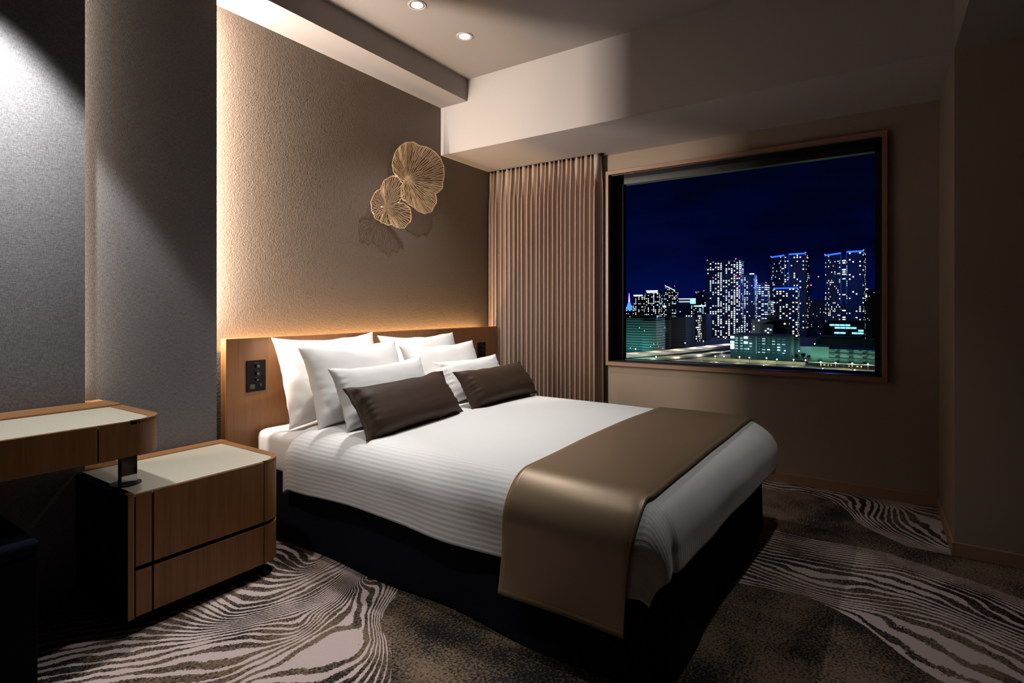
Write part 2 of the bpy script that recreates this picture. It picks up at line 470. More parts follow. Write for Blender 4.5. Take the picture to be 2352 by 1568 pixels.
struct('ceiling', box(-1.7, 3.9, -1.7, 2.7, ZC, ZC + 0.1), M['ceiling'])
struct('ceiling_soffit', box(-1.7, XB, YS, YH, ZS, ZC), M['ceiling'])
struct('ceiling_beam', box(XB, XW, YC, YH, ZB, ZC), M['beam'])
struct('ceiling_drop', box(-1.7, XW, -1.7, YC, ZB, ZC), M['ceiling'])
struct('wall_head', box(-1.7, 3.9, YH, YH + 0.15, 0, ZC), M['wallpaper'])
struct('wall_back', box(-1.7, 3.9, -1.75, -1.6, 0, ZC), M['night_wall'])
struct('wall_left', box(-1.85, -1.7, -1.7, 2.7, 0, ZC), M['night_wall'])
struct('wall_column', box(2.832, 3.9, -1.6, YC, 0, ZB), M['window_wall'])
# window wall with its opening
WY0, WY1, WZ0, WZ1 = -0.029, 1.508, 0.640, 1.905
bm = bmesh.new()
add_box(bm, XW, XW + 0.25, YC, WY0, 0, ZC); add_box(bm, XW, XW + 0.25, WY1, YH, 0, ZC)
add_box(bm, XW, XW + 0.25, WY0, WY1, 0, WZ0); add_box(bm, XW, XW + 0.25, WY0, WY1, WZ1, ZC)
struct('wall_window', bm, M['window_wall'])
# baseboards
struct('baseboard_window', box(XW - 0.010, XW, YC, YH, 0, 0.056, 0.002), M['baseboard'])
struct('baseboard_column_side', box(2.822, XW - 0.010, YC, YC + 0.010, 0, 0.056, 0.002), M['baseboard'])
struct('baseboard_column', box(2.822, 2.832, -1.6, YC, 0, 0.056, 0.002), M['baseboard'])
# window
win = link(bpy.data.objects.new('window_1', None)); win['kind'] = 'structure'
GX = 3.600
bm = bmesh.new()
add_box(bm, 3.440, 3.473, WY0 - 0.023, WY1 + 0.020, WZ0 - 0.026, WZ0, 0.0015)
add_box(bm, 3.440, 3.473, WY0 - 0.023, WY1 + 0.020, WZ1, WZ1 + 0.024, 0.0015)
struct('casing_rail', bm, M['casing'], win)
bm = bmesh.new()
add_box(bm, 3.440, 3.473, WY0 - 0.023, WY0, WZ0, WZ1, 0.0015)
add_box(bm, 3.440, 3.473, WY1, WY1 + 0.020, WZ0, WZ1, 0.0015)
struct('casing_stile', bm, M['casing_z'], win)
bm = bmesh.new()
add_box(bm, 3.4735, 3.70, WY0, WY0 + 0.004, WZ0, WZ1); add_box(bm, 3.4735, 3.70, WY1 - 0.004, WY1, WZ0, WZ1)
add_box(bm, 3.4735, 3.70, WY0, WY1, WZ1 - 0.004, WZ1)
struct('jamb_lining', bm, M['frame_and_jamb_shade'], win)  # black here is the shade of the unlit jamb, put into its colour
struct('sill', box(3.4405, 3.70, WY0, WY1, WZ0, WZ0 + 0.004), M['sill'], win)
bm = bmesh.new()
add_box(bm, GX - 0.02, GX + 0.03, WY0 + 0.004, WY0 + 0.032, WZ0 + 0.004, WZ1 - 0.004)
add_box(bm, GX - 0.02, GX + 0.03, WY1 - 0.052, WY1 - 0.004, WZ0 + 0.004, WZ1 - 0.004)
add_box(bm, GX - 0.02, GX + 0.03, WY0 + 0.004, WY1 - 0.004, WZ1 - 0.046, WZ1 - 0.004)
add_box(bm, GX - 0.005, GX + 0.03, WY0 + 0.004, WY1 - 0.004, WZ0 + 0.004, WZ0 + 0.010)
struct('sash_frame', bm, M['frame_and_jamb_shade'], win)
struct('glass_pane', box(GX, GX + 0.008, WY0 + 0.030, WY1 - 0.050, WZ0 + 0.009, WZ1 - 0.045), M['glass'], win)

# fabric wall panels left of the bed, each standing off the surface behind it
struct('wall_panel', box(-1.7, 0.756, 2.290, 2.312, 0, ZS), [M['weave']])
struct('wall_panel_rear', box(-1.7, 1.244, 2.350, 2.372, 0, ZS), [M['weave']])

# ------------------------------------------------------------------ lamps in the ceiling
def downlight(x, y, label):
    r = thing('downlight', label, 'ceiling light', (x, y, ZC), 0, 'recessed ceiling downlights')
    bm = bmesh.new()
    add_lathe(bm, (x, y, ZC), [(0.046, 0.0), (0.046, -0.003), (0.0445, -0.0045), (0.038, -0.0045), (0.0355, -0.003), (0.034, 0.0)], 40)
    obj('trim_ring', bm, M['trim_white'], r, smooth=True)
    bm = bmesh.new()
    add_lathe(bm, (x, y, ZC), [(0.0352, -0.0030), (0.0298, -0.0024)], 40)
    obj('reflector', bm, M['chrome'], r, smooth=True)
    bm = bmesh.new()
    add_lathe(bm, (x, y, ZC), [(0.0300, -0.0030), (0.024, -0.0012), (0.0, -0.0010)], 40)
    obj('lens', bm, M['lamp'], r, smooth=True)
downlight(2.001, 1.902, 'round white recessed downlight nearer the top edge of the photo')
downlight(2.377, 1.901, 'round white recessed downlight nearer the corner of soffit and beam')

def spot(x, y, z, power, angle, blend, tgt=None, color=(1.0, 0.955, 0.90), size=0.03):
    d = bpy.data.lights.new('downlight_lamp', 'SPOT')
    d.energy = power; d.spot_size = math.radians(angle); d.spot_blend = blend
    d.color = color; d.shadow_soft_size = size
    o = link(bpy.data.objects.new('downlight_lamp', d))
    o.location = (x, y, z)
    dr = Vector(tgt) - Vector((x, y, z)) if tgt else Vector((0, 0, -1))
    o.rotation_euler = dr.to_track_quat('-Z', 'Y').to_euler()
    return o

def wallwash(o):
    """wall-washer optics: most of the beam goes to the wall side (+y) at a steep angle, little straight down"""
    d = o.data; d.use_nodes = True; nt = d.node_tree
    em = next(n for n in nt.nodes if n.type == 'EMISSION')
    ge = nt.nodes.new('ShaderNodeNewGeometry'); sp = nt.nodes.new('ShaderNodeSeparateXYZ')
    nt.links.new(ge.outputs['Incoming'], sp.inputs[0])
    rp = nt.nodes.new('ShaderNodeMapRange'); rp.interpolation_type = 'SMOOTHSTEP'
    rp.inputs[1].default_value = 0.13; rp.inputs[2].default_value = 0.42; rp.inputs[3].default_value = 0.30; rp.inputs[4].default_value = 1.5
    rx = nt.nodes.new('ShaderNodeMapRange'); rx.interpolation_type = 'SMOOTHSTEP'
    rx.inputs[1].default_value = 0.08; rx.inputs[2].default_value = 0.40; rx.inputs[3].default_value = 1.0; rx.inputs[4].default_value = 0.42
    mu = nt.nodes.new('ShaderNodeMath'); mu.operation = 'MULTIPLY'
    nt.links.new(sp.outputs[1], rp.inputs[0]); nt.links.new(sp.outputs[0], rx.inputs[0])
    nt.links.new(rp.outputs[0], mu.inputs[0]); nt.links.new(rx.outputs[0], mu.inputs[1]); nt.links.new(mu.outputs[0], em.inputs['Strength'])
    return o

def strip(name, c, sx, sy, direction, power, color):
    """a run of LED tape tucked behind a board"""
    d = bpy.data.lights.new(name, 'AREA')
    d.shape = 'RECTANGLE'; d.size = sx; d.size_y = sy; d.energy = power; d.color = color
    o = link(bpy.data.objects.new(name, d))
    o.location = c
    dz = -Vector(direction).normalized()
    return o, d, dz

def strip_v(name, x, y, z0, z1, direction, power, color, w=0.012):
    o, d, dz = strip(name, (x, y, (z0 + z1)/2), w, z1 - z0, direction, power, color)
    up = Vector((0, 0, 1)); ax = up.cross(dz).normalized()
    o.rotation_euler = Matrix((ax, up, dz)).transposed().to_euler()
def strip_h(name, x0, x1, y, z, direction, power, color, w=0.012):
    o, d, dz = strip(name, ((x0 + x1)/2, y, z), x1 - x0, w, direction, power, color)
    ax = Vector((1, 0, 0)); up = dz.cross(ax).normalized()
    o.rotation_euler = Matrix((ax, up, dz)).transposed().to_euler()

WHITE = (1.0, 0.95, 0.89)
NEUTRAL = (1.0, 0.985, 0.965)
spot(2.001, 1.902, 2.500, 84, 70, 1.0, (1.93, 1.68, 0.5), NEUTRAL)
spot(2.377, 1.901, 2.500, 66, 96, 1.0, (2.34, 1.88, 0.5), NEUTRAL, 0.012)
wallwash(spot(0.43, 1.93, 2.48, 360, 65, 0.22, None, NEUTRAL))        # over the desk, out of frame
spot(1.24, 1.34, 2.48, 42, 62, 1.0, (1.10, 1.44, 0.0), NEUTRAL)   # over the aisle, above the frame
spot(1.90, 0.24, 2.48, 28, 74, 1.0, (1.95, 0.20, 0.0), NEUTRAL)          # over the foot of the bed
strip_v('led_tape', 1.175, 2.420, 0.90, 2.345, (1, -0.12, 0), 50, (1.0, 0.88, 0.78))
strip_v('led_tape', 0.708, 2.332, 0.70, 2.34, (1, 0.15, 0), 6.5, (1.0, 0.78, 0.58))
strip_h('led_tape', 1.34, 3.28, 2.446, 0.80, (0, 0.12, 1), 10.5, (1.0, 0.62, 0.26))
strip_v('led_tape', 3.338, 2.43, 0.50, 0.80, (1, -0.15, 0.0), 1.6, (1.0, 0.62, 0.28))

# ------------------------------------------------------------------ headboard
hb = thing('headboard', 'wide oak veneer headboard with glowing top edge behind the bed', 'headboard', (2.33, 2.39, 0.25))
obj('board', box(1.295, 3.352, 2.370, 2.415, 0.22, 0.866, 0.002), M['headboard'], hb)
for x in (1.6, 2.33, 3.0): obj('wall_bracket', box(x - 0.03, x + 0.03, 2.415, YH, 0.25, 0.72), M['black'], hb)
def control(x0, x1, z0, z1, knobs):
    p = obj('control_panel', box(x0, x1, 2.3655, 2.3705, z0, z1, 0.001), M['plate'], hb, label='black control plate with knobs and sockets')
    y = 2.3655
    for kx, kz, r in knobs:
        bm = bmesh.new()
        add_cyl(bm, (kx, y, kz), (kx, y - 0.012, kz), r, r*0.86, 24)
        obj('knob', bm, M['knob'], p, sub=True, smooth=False)
        bm = bmesh.new()
        add_box(bm, kx - r*1.25, kx + r*1.15, y - 0.0006, y + 0.0002, kz + r*1.45, kz + r*1.45 + 0.0032)
        obj('print_mark', bm, M['trim_white'] if False else plain_mark, p, sub=True)
    return p, y
plain_mark = plain('faint_grey_print', (0.06, 0.06, 0.06), 0.6)
p, y = control(1.387, 1.480, 0.620, 0.762, [(1.436, 0.736, 0.0085), (1.436, 0.701, 0.0085), (1.433, 0.673, 0.006)])
bm = bmesh.new()
add_box(bm, 1.400, 1.427, y - 0.0015, y + 0.0005, 0.633, 0.654, 0.0008)
obj('socket', bm, M['knob'], p, sub=True)
bm = bmesh.new()
add_box(bm, 1.449, 1.461, y - 0.0015, y + 0.0005, 0.640, 0.655, 0.0008)
obj('socket', bm, M['knob'], p, sub=True)
p, y = control(3.110, 3.204, 0.610, 0.756, [(3.157, 0.728, 0.0085), (3.157, 0.693, 0.0085)])
bm = bmesh.new(); add_box(bm, 3.125, 3.155, y - 0.0015, y + 0.0005, 0.625, 0.648, 0.0008)
obj('socket', bm, M['knob'], p, sub=True)

# ------------------------------------------------------------------ low cabinet beside the bed
def corner_path(x0, x1, yf, yb, r, n=14, off=0.0):
    """front then round the right-front corner then the right side, shifted inward by off"""
    pts = [(x0, yf + off)]
    cx, cy, rr = x1 - r, yf + r, r - off
    for i in range(n + 1):
        a = -PI/2 + (PI/2)*i/n
        pts.append((cx + rr*math.cos(a), cy + rr*math.sin(a)))
    pts.append((x1 - off, yb))
    return pts

def strip_panel(path_out, path_in, z0, z1, bevel=0.0015):
    return prism(path_out + path_in[::-1], z0, z1, bevel)

CX0, CX1, CYF, CYB, CZ = 0.730, 1.262, 1.885, 2.347, 0.434
cab = thing('low_cabinet', 'low oak cabinet with cream stone top beside the bed', 'cabinet', (0.99, 2.1, 0))
full = corner_path(CX0 + 0.02, CX1, CYF, CYB, 0.088, 14, 0.016)
bm = prism(full + [(CX0 + 0.02, CYB)], 0.05, 0.4225)
obj('carcass', bm, M['black'], cab, label='black recess behind the drawer fronts')
base = corner_path(CX0 + 0.03, CX1, CYF, CYB, 0.10, 14, 0.045)
obj('plinth', prism(base + [(CX0 + 0.03, CYB)], 0.0, 0.05), M['black'], cab, label='black recessed plinth')
obj('side_panel', box(CX0, CX0 + 0.004, CYF + 0.002, CYB, 0.05, CZ - 0.006), M['black'], cab, label='black left side')
obj('side_post', box(CX0, CX0 + 0.018, CYF, CYF + 0.03, 0.05, CZ, 0.0015), M['wood'], cab)
def front(name, xa, xb, z0, z1):
    return obj(name, box(xa, xb, CYF, CYF + 0.0155, z0, z1, 0.0018), M['wood'], cab)
front('drawer_front', 0.7515, 0.7965, 0.208, CZ - 0.004)
front('drawer_front', 0.8020, 1.1715, 0.208, CZ - 0.004)
front('drawer_front', 0.7515, 0.7965, 0.054, 0.194)
front('drawer_front', 0.8020, 1.1715, 0.054, 0.194)
po, pi_ = corner_path(1.1740, CX1, CYF, CYB, 0.088, 16), corner_path(1.1740, CX1, CYF, CYB, 0.088, 16, 0.0155)
obj('corner_front', strip_panel(po, pi_, 0.208, CZ - 0.004), M['wood'], cab)
obj('corner_front', strip_panel(po, pi_, 0.054, 0.194), M['wood'], cab)
st = corner_path(0.748, CX1, CYF, 2.288, 0.088, 14, 0.034)
st = [(x, min(max(yy, CYF + 0.003), 2.288)) for x, yy in corner_path(0.748, CX1 - 0.032, CYF + 0.003, 2.288, 0.062, 14)]
obj('stone_top', prism(st + [(0.748, 2.288)], 0.4222, CZ - 0.001, 0.0008), M['stone'], cab, label='cream stone top')
obj('back_rail', box(0.730, 1.262, 2.289, CYB, 0.422, CZ + 0.004, 0.003), M['wood_x'], cab)
po, pi_ = corner_path(1.1740, CX1, CYF, 2.2885, 0.088, 16), corner_path(1.1740, CX1 - 0.0315, CYF + 0.0028, 2.2885, 0.0625, 16)
obj('corner_rail', prism(po + pi_[::-1], 0.4215, CZ + 0.001), M['wood_y'], cab)

# ------------------------------------------------------------------ desk reaching over the cabinet
DX0, DX1, DYF, DYB, DZ0, DZ1 = -1.2, 0.822, 1.842, 2.285, 0.560, 0.667
desk = thing('desk', 'long oak desk with cream stone top reaching over the low cabinet', 'desk', (0.1, 2.05, 0))
dfull = corner_path(DX0, DX1, DYF, DYB, 0.085, 14, 0.016)
obj('body', prism(dfull + [(DX0, DYB)], DZ0 + 0.004, DZ1 - 0.014), M['black'], desk, label='black underside')
obj('drawer_front', box(DX0, 0.6375, DYF, DYF + 0.0155, DZ0, DZ1 - 0.002, 0.0018), M['wood'], desk)
po, pi_ = corner_path(0.6410, DX1, DYF, DYB, 0.085, 16), corner_path(0.6410, DX1, DYF, DYB, 0.085, 16, 0.0155)
obj('corner_front', strip_panel(po, pi_, DZ0, DZ1 - 0.002), M['wood'], desk)
st = corner_path(DX0, DX1 - 0.038, DYF + 0.003, 2.165, 0.055, 14)
obj('stone_top', prism(st + [(DX0, 2.165)], DZ1 - 0.013, DZ1 - 0.001, 0.0008), M['stone'], desk, label='cream stone top')
obj('back_rail', box(DX0, DX1 - 0.002, 2.166, 2.2845, DZ1 - 0.013, DZ1 + 0.006, 0.003), M['wood_x'], desk)
obj('rear_shelf', box(0.7575, DX1 - 0.004, 2.2848, 2.3485, DZ1 - 0.020, DZ1 + 0.003, 0.001), M['wood_x'], desk)
po, pi_ = corner_path(0.72, DX1, DYF, 2.1655, 0.085, 16), corner_path(0.72, DX1 - 0.0375, DYF + 0.0028, 2.1655, 0.0555, 16)
obj('corner_rail', prism(po + pi_[::-1], DZ1 - 0.013, DZ1 + 0.0005), M['wood_y'], desk)
obj('leg', box(0.756, 0.802, 2.000, 2.026, CZ + 0.0005, DZ0 + 0.006, 0.001), M['chrome'], desk, label='short chrome leg standing on the cabinet')
bm = bmesh.new(); add_cyl(bm, (0.775, 2.016, CZ), (0.775, 2.016, CZ + 0.0035), 0.043, 0.043, 36)
obj('leg_foot', bm, plain('dark_round_foot', (0.03, 0.03, 0.033), 0.3), desk)
obj('leg', box(-1.15, -1.05, 1.9, 2.24, 0.0, DZ0 + 0.006, 0.002), M['black'], desk)

# ------------------------------------------------------------------ ottoman pushed under the desk
ot = thing('ottoman', 'dark upholstered ottoman tucked under the desk', 'stool', (0.27, 2.0, 0))
obj('seat_cushion', box(0.06, 0.500, 1.80, 2.20, 0.365, 0.402, 0.012, 3), M['ottoman'], ot)
obj('base', box(0.065, 0.495, 1.805, 2.195, 0.0, 0.363, 0.004), plain('dark_ottoman_side', (0.005, 0.005, 0.007), 0.9, Specular_IOR_Level=0.05), ot)

# ------------------------------------------------------------------ bed (own axes: x across, y from foot to head)
BW, BL = 1.38, 1.915
BED0, BEDR = (1.360, 0.440, 0.0), math.radians(-1.45)
bed = thing('bed', 'wide double bed with floor length navy black skirt and white sheet', 'bed', BED0, BEDR)
ca, sa = math.cos(BEDR), math.sin(BEDR)
def bed_to_world(x, y, z): return (BED0[0] + x*ca - y*sa, BED0[1] + x*sa + y*ca, z)

def add_skirt():
    bm = bmesh.new()
    P = []
    per = []
    n1, n2, rc, io = 90, 60, 0.085, 0.006
    X0, X1, Y0 = io, BW - io + 0.004, 0.008
    for i in range(n1): per.append((X0, BL + (Y0 + rc - BL)*i/n1, -1, 0))          # near side, head to foot
    for i in range(10): a = PI + PI/2*i/10; per.append((X0 + rc + rc*math.cos(a), Y0 + rc + rc*math.sin(a), math.cos(a), math.sin(a)))
    for i in range(n2): per.append((X0 + rc + (X1 - X0 - 2*rc)*i/n2, Y0, 0, -1))   # foot
    for i in range(10): a = -PI/2 + PI/2*i/10; per.append((X1 - rc + rc*math.cos(a), Y0 + rc + rc*math.sin(a), math.cos(a), math.sin(a)))
    for i in range(n1 + 1): per.append((X1, Y0 + rc + (BL - Y0 - rc)*i/n1, 1, 0))  # far side
    zs = [0.003, 0.02, 0.06, 0.12, 0.2, 0.28, 0.33]
    for k, (x, y, nx, ny) in enumerate(per):
        row = []
        s = k * 0.021
        for z in zs:
            f = (0.33 - z)/0.33
            w = 0.010*f*(math.sin(s*9.0) + 0.6*math.sin(s*4.1 + 1.0)) - 0.012 + 0.012*f
            row.append((x + nx*w, y + ny*w, z + (0.004*math.sin(s*6.3) + 0.004 if z < 0.01 else 0)))
        P.append(row)
    grid_mesh(bm, P)
    return bm
obj('skirt', add_skirt(), M['navy'], bed, world=False, smooth=True, label='navy black gathered bed skirt')
bm = box(0.05, BW - 0.05, 0.06, BL - 0.01, 0.06, 0.27, 0.03)
obj('bed_base', bm, M['black'], bed, world=False)
bm = box(0.012, BW - 0.012, 0.045, BL, 0.272, 0.452, 0.035, 5)
obj('mattress', bm, M['sheet'], bed, world=False, smooth=True, label='mattress in a white fitted sheet')

R0 = 0.125
def fold(p, q, lift=0.0, R=R0, top=0.483, x_in=-0.022, y_in=-0.015):
    """drape a flat cloth point over the bed: p across, q along"""
    R = R + lift
    xl, xr, yf = x_in - lift + R, BW - x_in + lift - R, y_in - lift + R
    da = p - xl if p < xl else (p - xr if p > xr else 0.0)
    db = q - yf if q < yf else 0.0
    a, b = abs(da), abs(db)
    d = (a**5 + b**5)**0.2
    h = math.hypot(a, b)
    dx, dy = (da/h, db/h) if h > 1e-9 else (0, 0)
    if d < R*PI/2: out, drop = R*math.sin(d/R), R*(1 - math.cos(d/R))
    else: out, drop = R, R + d - R*PI/2
    # beyond the corner the overhang puffs slightly
    rest = max(0.0, d - R*PI/2)
    out += 0.03*rest*(1 - 0.5*b/(a + b + 1e-9))
    x = min(max(p, xl), xr) + dx*out
    y = max(q, yf) + dy*out
    cx = (x - BW/2)/(BW/2)
    dome = 0.016*x/BW + 0.014*max(0.0, 1 - cx*cx)*min(1.0, max(0.0, (q + 0.05)/0.35))
    z = top + lift + dome - drop
    w = min(1.0, 0.25 + drop*5)
    z += 0.004*noise.noise((x*3.1, y*3.0, 2.0))*(1 if drop < 0.12 else 0.3)
    sft = 0.007*noise.noise((x*4 + 7, y*4.5, z*5))*w
    if db < 0:
        e_ = min(1.0, b/(1.6*R)); y += (0.020 - 0.060*x/BW)*e_*e_*(3 - 2*e_)
    return Vector((x + (dx*sft if h > 0 else 0), y + (dy*sft if h > 0 else 0), z))

def add_duvet():
    bm = bmesh.new()
    QT = 1.640
    ps = np.concatenate([np.linspace(-0.200, 0.11, 46), np.linspace(0.11, BW - 0.11, 50)[1:], np.linspace(BW - 0.11, BW + 0.200, 46)[1:]])
    qs = np.concatenate([np.linspace(-0.150, 0.12, 46), np.linspace(0.12, QT, 90)[1:]])
    P = []
    for p in ps:
        row = []
        for q in qs:
            v = fold(p, q)
            # head end dips onto the sheet; the hem on the long sides wavers
            e = max(0.0, (q - (QT - 0.05))/0.05)
            v.z -= 0.020*e*e
            if v.z < 0.36 and 0.15 < q:
                v.z += 0.008*math.sin(q*7 + p) * (0.36 - v.z)/0.1
            # soft pleat running down the two foot corners
            for cxn in (0.0, BW):
                r = math.hypot(v.x - cxn, v.y)
                if v.z < 0.45 and r < 0.20:
                    k = min(1, (1 - r/0.20)*2)*min(1, (0.45 - v.z)/0.10)
                    ang = math.atan2(v.y - 0.12, v.x - (0.12 if cxn < 0.5 else BW - 0.12))
                    rel = ang - (-0.72*PI if cxn < 0.5 else -0.28*PI)
                    amp = 0.012*k*math.exp(-(rel/0.20)**2) - 0.012*k*math.exp(-((rel - 0.36)/0.16)**2)
                    v.x += math.cos(ang)*amp; v.y += math.sin(ang)*amp
            row.append(v)
        P.append(row)
    V, F = grid_mesh(bm, P)
    uvl = bm.loops.layers.uv.new('UVMap')
    ix = {}
    for i, p in enumerate(ps):
        for j, q in enumerate(qs): ix[V[i][j]] = (p, q)
    for f in bm.faces:
        for lp in f.loops: lp[uvl].uv = ix[lp.vert]
    return bm
dv = thing('duvet', 'white finely striped duvet spread over the bed', 'duvet', BED0, BEDR)
o = obj('cover', add_duvet(), M['duvet'], dv, world=False, smooth=True)
sm_ = o.modifiers.new('thickness', 'SOLIDIFY'); sm_.thickness = 0.012; sm_.offset = -1

def add_runner():
    bm = bmesh.new()
    L0 = 0.412
    p0, p1, q0, q1 = -L0 + R0 - 0.022, BW + L0 - R0 + 0.022, 0.062, 0.486
    ps, qs = np.linspace(p0, p1, 190), np.linspace(q0, q1, 42)
    P = []
    for p in ps:
        row = []
        for q in qs:
            v = fold(p, q, 0.009)
            hang = max(0.0, 0.30 - v.z)
            v.x += (-1 if v.x < BW/2 else 1)*hang*(0.05 + 0.03*math.sin(q*14 + 1))
            v.y += hang*0.10*(q - 0.27)
            row.append(v)
        P.append(row)
    V, F = grid_mesh(bm, P)
    uvl = bm.loops.layers.uv.new('UVMap')
    ix = {}
    for i, p in enumerate(ps):
        for j, q in enumerate(qs): ix[V[i][j]] = (min(p - p0, p1 - p), min(q - q0, q1 - q))
    for f in bm.faces:
        for lp in f.loops: lp[uvl].uv = ix[lp.vert]
    return bm
rn = thing('bed_runner', 'gold brown satin bed runner across the foot of the bed', 'bed runner', BED0, BEDR)
o = obj('cloth', add_runner(), M['runner'], rn, world=False, smooth=True)
sm_ = o.modifiers.new('thickness', 'SOLIDIFY'); sm_.thickness = 0.003; sm_.offset = 1

# ------------------------------------------------------------------ pillows
def pillow_bm(w, h, t, seed, ears=0.075, flange=0.0, sag=0.25, n=46, m=34, wr=1.0):
    """stuffed case: thick in the middle, pinched seams, corners pulled out to ears"""
    bm = bmesh.new()
    rnd = random.Random(seed)
    off = rnd.random()*50
    def pt(u, v, side):
        au, av = abs(u), abs(v)
        # seams bow inwards between the corners
        x = u*(w/2)*(1 - ears*(1 - av**2.4)*au**3)
        y = v*(h/2)*(1 - ears*1.7*(1 - au**2.0)*av**3)
        fx = max(0.0, 1 - (au/(1 - flange))**(9.0 if flange else 3.0)) if au < 1 - flange else 0.0
        fy = max(0.0, 1 - av**3.0)
        b = (fx*fy)**0.52
        th = t/2*b*(1 - sag*v*0.8)
        # creases run in from the seams
        edge = (1 - min(1, b*1.25))
        wv = noise.noise((u*5 + off, v*2.4, side*3.0))*0.6 + noise.noise((u*3.0 + v*4, v*9 + off, side*5.0))*0.35 + noise.noise((u*9 + off, v*14 - u*5, side*5.0))*0.22
        th += wr*0.007*wv*(0.35 + edge)*(1 if b > 0.02 else 0.15)
        rad = math.atan2(v, (au - 0.9) if flange else au - 1.05)
        if flange: th += wr*0.0025*math.sin(v*24 + off + 2*math.sin(v*5))*math.exp(-((au - 0.84)/0.05)**2)*(1 if b > 0 else 0)
        else: th += wr*0.0018*math.sin(v*23 + 3*math.sin(v*4 + off) + off)*math.exp(-((au - 0.90)/0.06)**2)
        x += 0.006*noise.noise((v*3 + off, 1.0, 0.0))*au**4
        y += 0.008*noise.noise((u*3 + off, 9.0, 0.0))*av**4
        return (x, y, side*max(th, 0.0025))
    A = [[bm.verts.new(pt(-1 + 2*i/n, -1 + 2*j/m, 1)) for j in range(m + 1)] for i in range(n + 1)]
    B = [[bm.verts.new(pt(-1 + 2*i/n, -1 + 2*j/m, -1)) for j in range(m + 1)] for i in range(n + 1)]
    for i in range(n):
        for j in range(m):
            bm.faces.new((A[i][j], A[i+1][j], A[i+1][j+1], A[i][j+1]))
            bm.faces.new((B[i][j], B[i][j+1], B[i+1][j+1], B[i+1][j]))
    for i in range(n):
        bm.faces.new((A[i][0], B[i][0], B[i+1][0], A[i+1][0]))
        bm.faces.new((A[i][m], A[i+1][m], B[i+1][m], B[i][m]))
    for j in range(m):
        bm.faces.new((A[0][j], A[0][j+1], B[0][j+1], B[0][j]))
        bm.faces.new((A[n][j], B[n][j], B[n][j+1], A[n][j+1]))
    return bm

def place_pillow(name, label, cat, mat, c0, c1, h, lean, t, seed, group, roll=0.0, part='case', **kw):
    """c0, c1: the two lower corners on the bed; lean: how far the top tips back (radians from upright)"""
    c0, c1 = Vector(c0), Vector(c1)
    u = (c1 - c0); w = u.length; u.normalize()
    back = Vector((-u.y, u.x, 0)).normalized()
    v = (Vector((0, 0, 1))*math.cos(lean) + back*math.sin(lean)); v = (v - u*v.dot(u)).normalized()
    nrm = u.cross(v)
    c = (c0 + c1)/2 + v*(h/2)
    r = thing(name, label, cat, (c0 + c1)/2, 0, group)
    bm = pillow_bm(w, h, t, seed, **kw)
    bmesh.ops.transform(bm, matrix=Matrix.Translation(c) @ Matrix((u, v, nrm)).transposed().to_4x4(), verts=bm.verts)
    obj(part, bm, mat, r, smooth=True)
    return r

GP = 'white bed pillows'
place_pillow('pillow', 'tall white pillow against the headboard beside the left control plate', 'pillow', M['pillow'], (1.466, 2.162, 0.460), (2.068, 2.162, 0.464), 0.427, 0.32, 0.150, 11, GP)
place_pillow('pillow', 'tall white pillow against the headboard nearer the curtain', 'pillow', M['pillow'], (2.093, 2.162, 0.464), (2.735, 2.162, 0.462), 0.407, 0.32, 0.148, 12, GP)
place_pillow('pillow', 'white pillow in the middle row on the cabinet side', 'pillow', M['pillow'], (1.472, 1.968, 0.478), (2.046, 1.968, 0.488), 0.374, 0.36, 0.138, 13, GP)
place_pillow('pillow', 'white pillow in the middle row on the window side', 'pillow', M['pillow'], (2.058, 1.968, 0.490), (2.685, 1.968, 0.490), 0.334, 0.36, 0.138, 14, GP)
place_pillow('pillow', 'low white pillow directly behind the left brown cushion', 'pillow', M['pillow'], (1.492, 1.812, 0.486), (2.054, 1.812, 0.498), 0.284, 0.42, 0.125, 15, GP)
place_pillow('pillow', 'low white pillow directly behind the right brown cushion', 'pillow', M['pillow'], (2.128, 1.812, 0.500), (2.688, 1.812, 0.502), 0.244, 0.42, 0.120, 16, GP)
GC = 'brown satin cushions'
place_pillow('cushion', 'oblong brown satin cushion at the front on the cabinet side', 'cushion', M['cushion'], (1.446, 1.638, 0.482), (2.052, 1.643, 0.500), 0.236, 0.60, 0.115, 21, GC, flange=0.09, ears=0.06)
place_pillow('cushion', 'oblong brown satin cushion at the front on the window side', 'cushion', M['cushion'], (2.108, 1.638, 0.503), (2.743, 1.648, 0.504), 0.216, 0.60, 0.115, 22, GC, flange=0.09, ears=0.06)

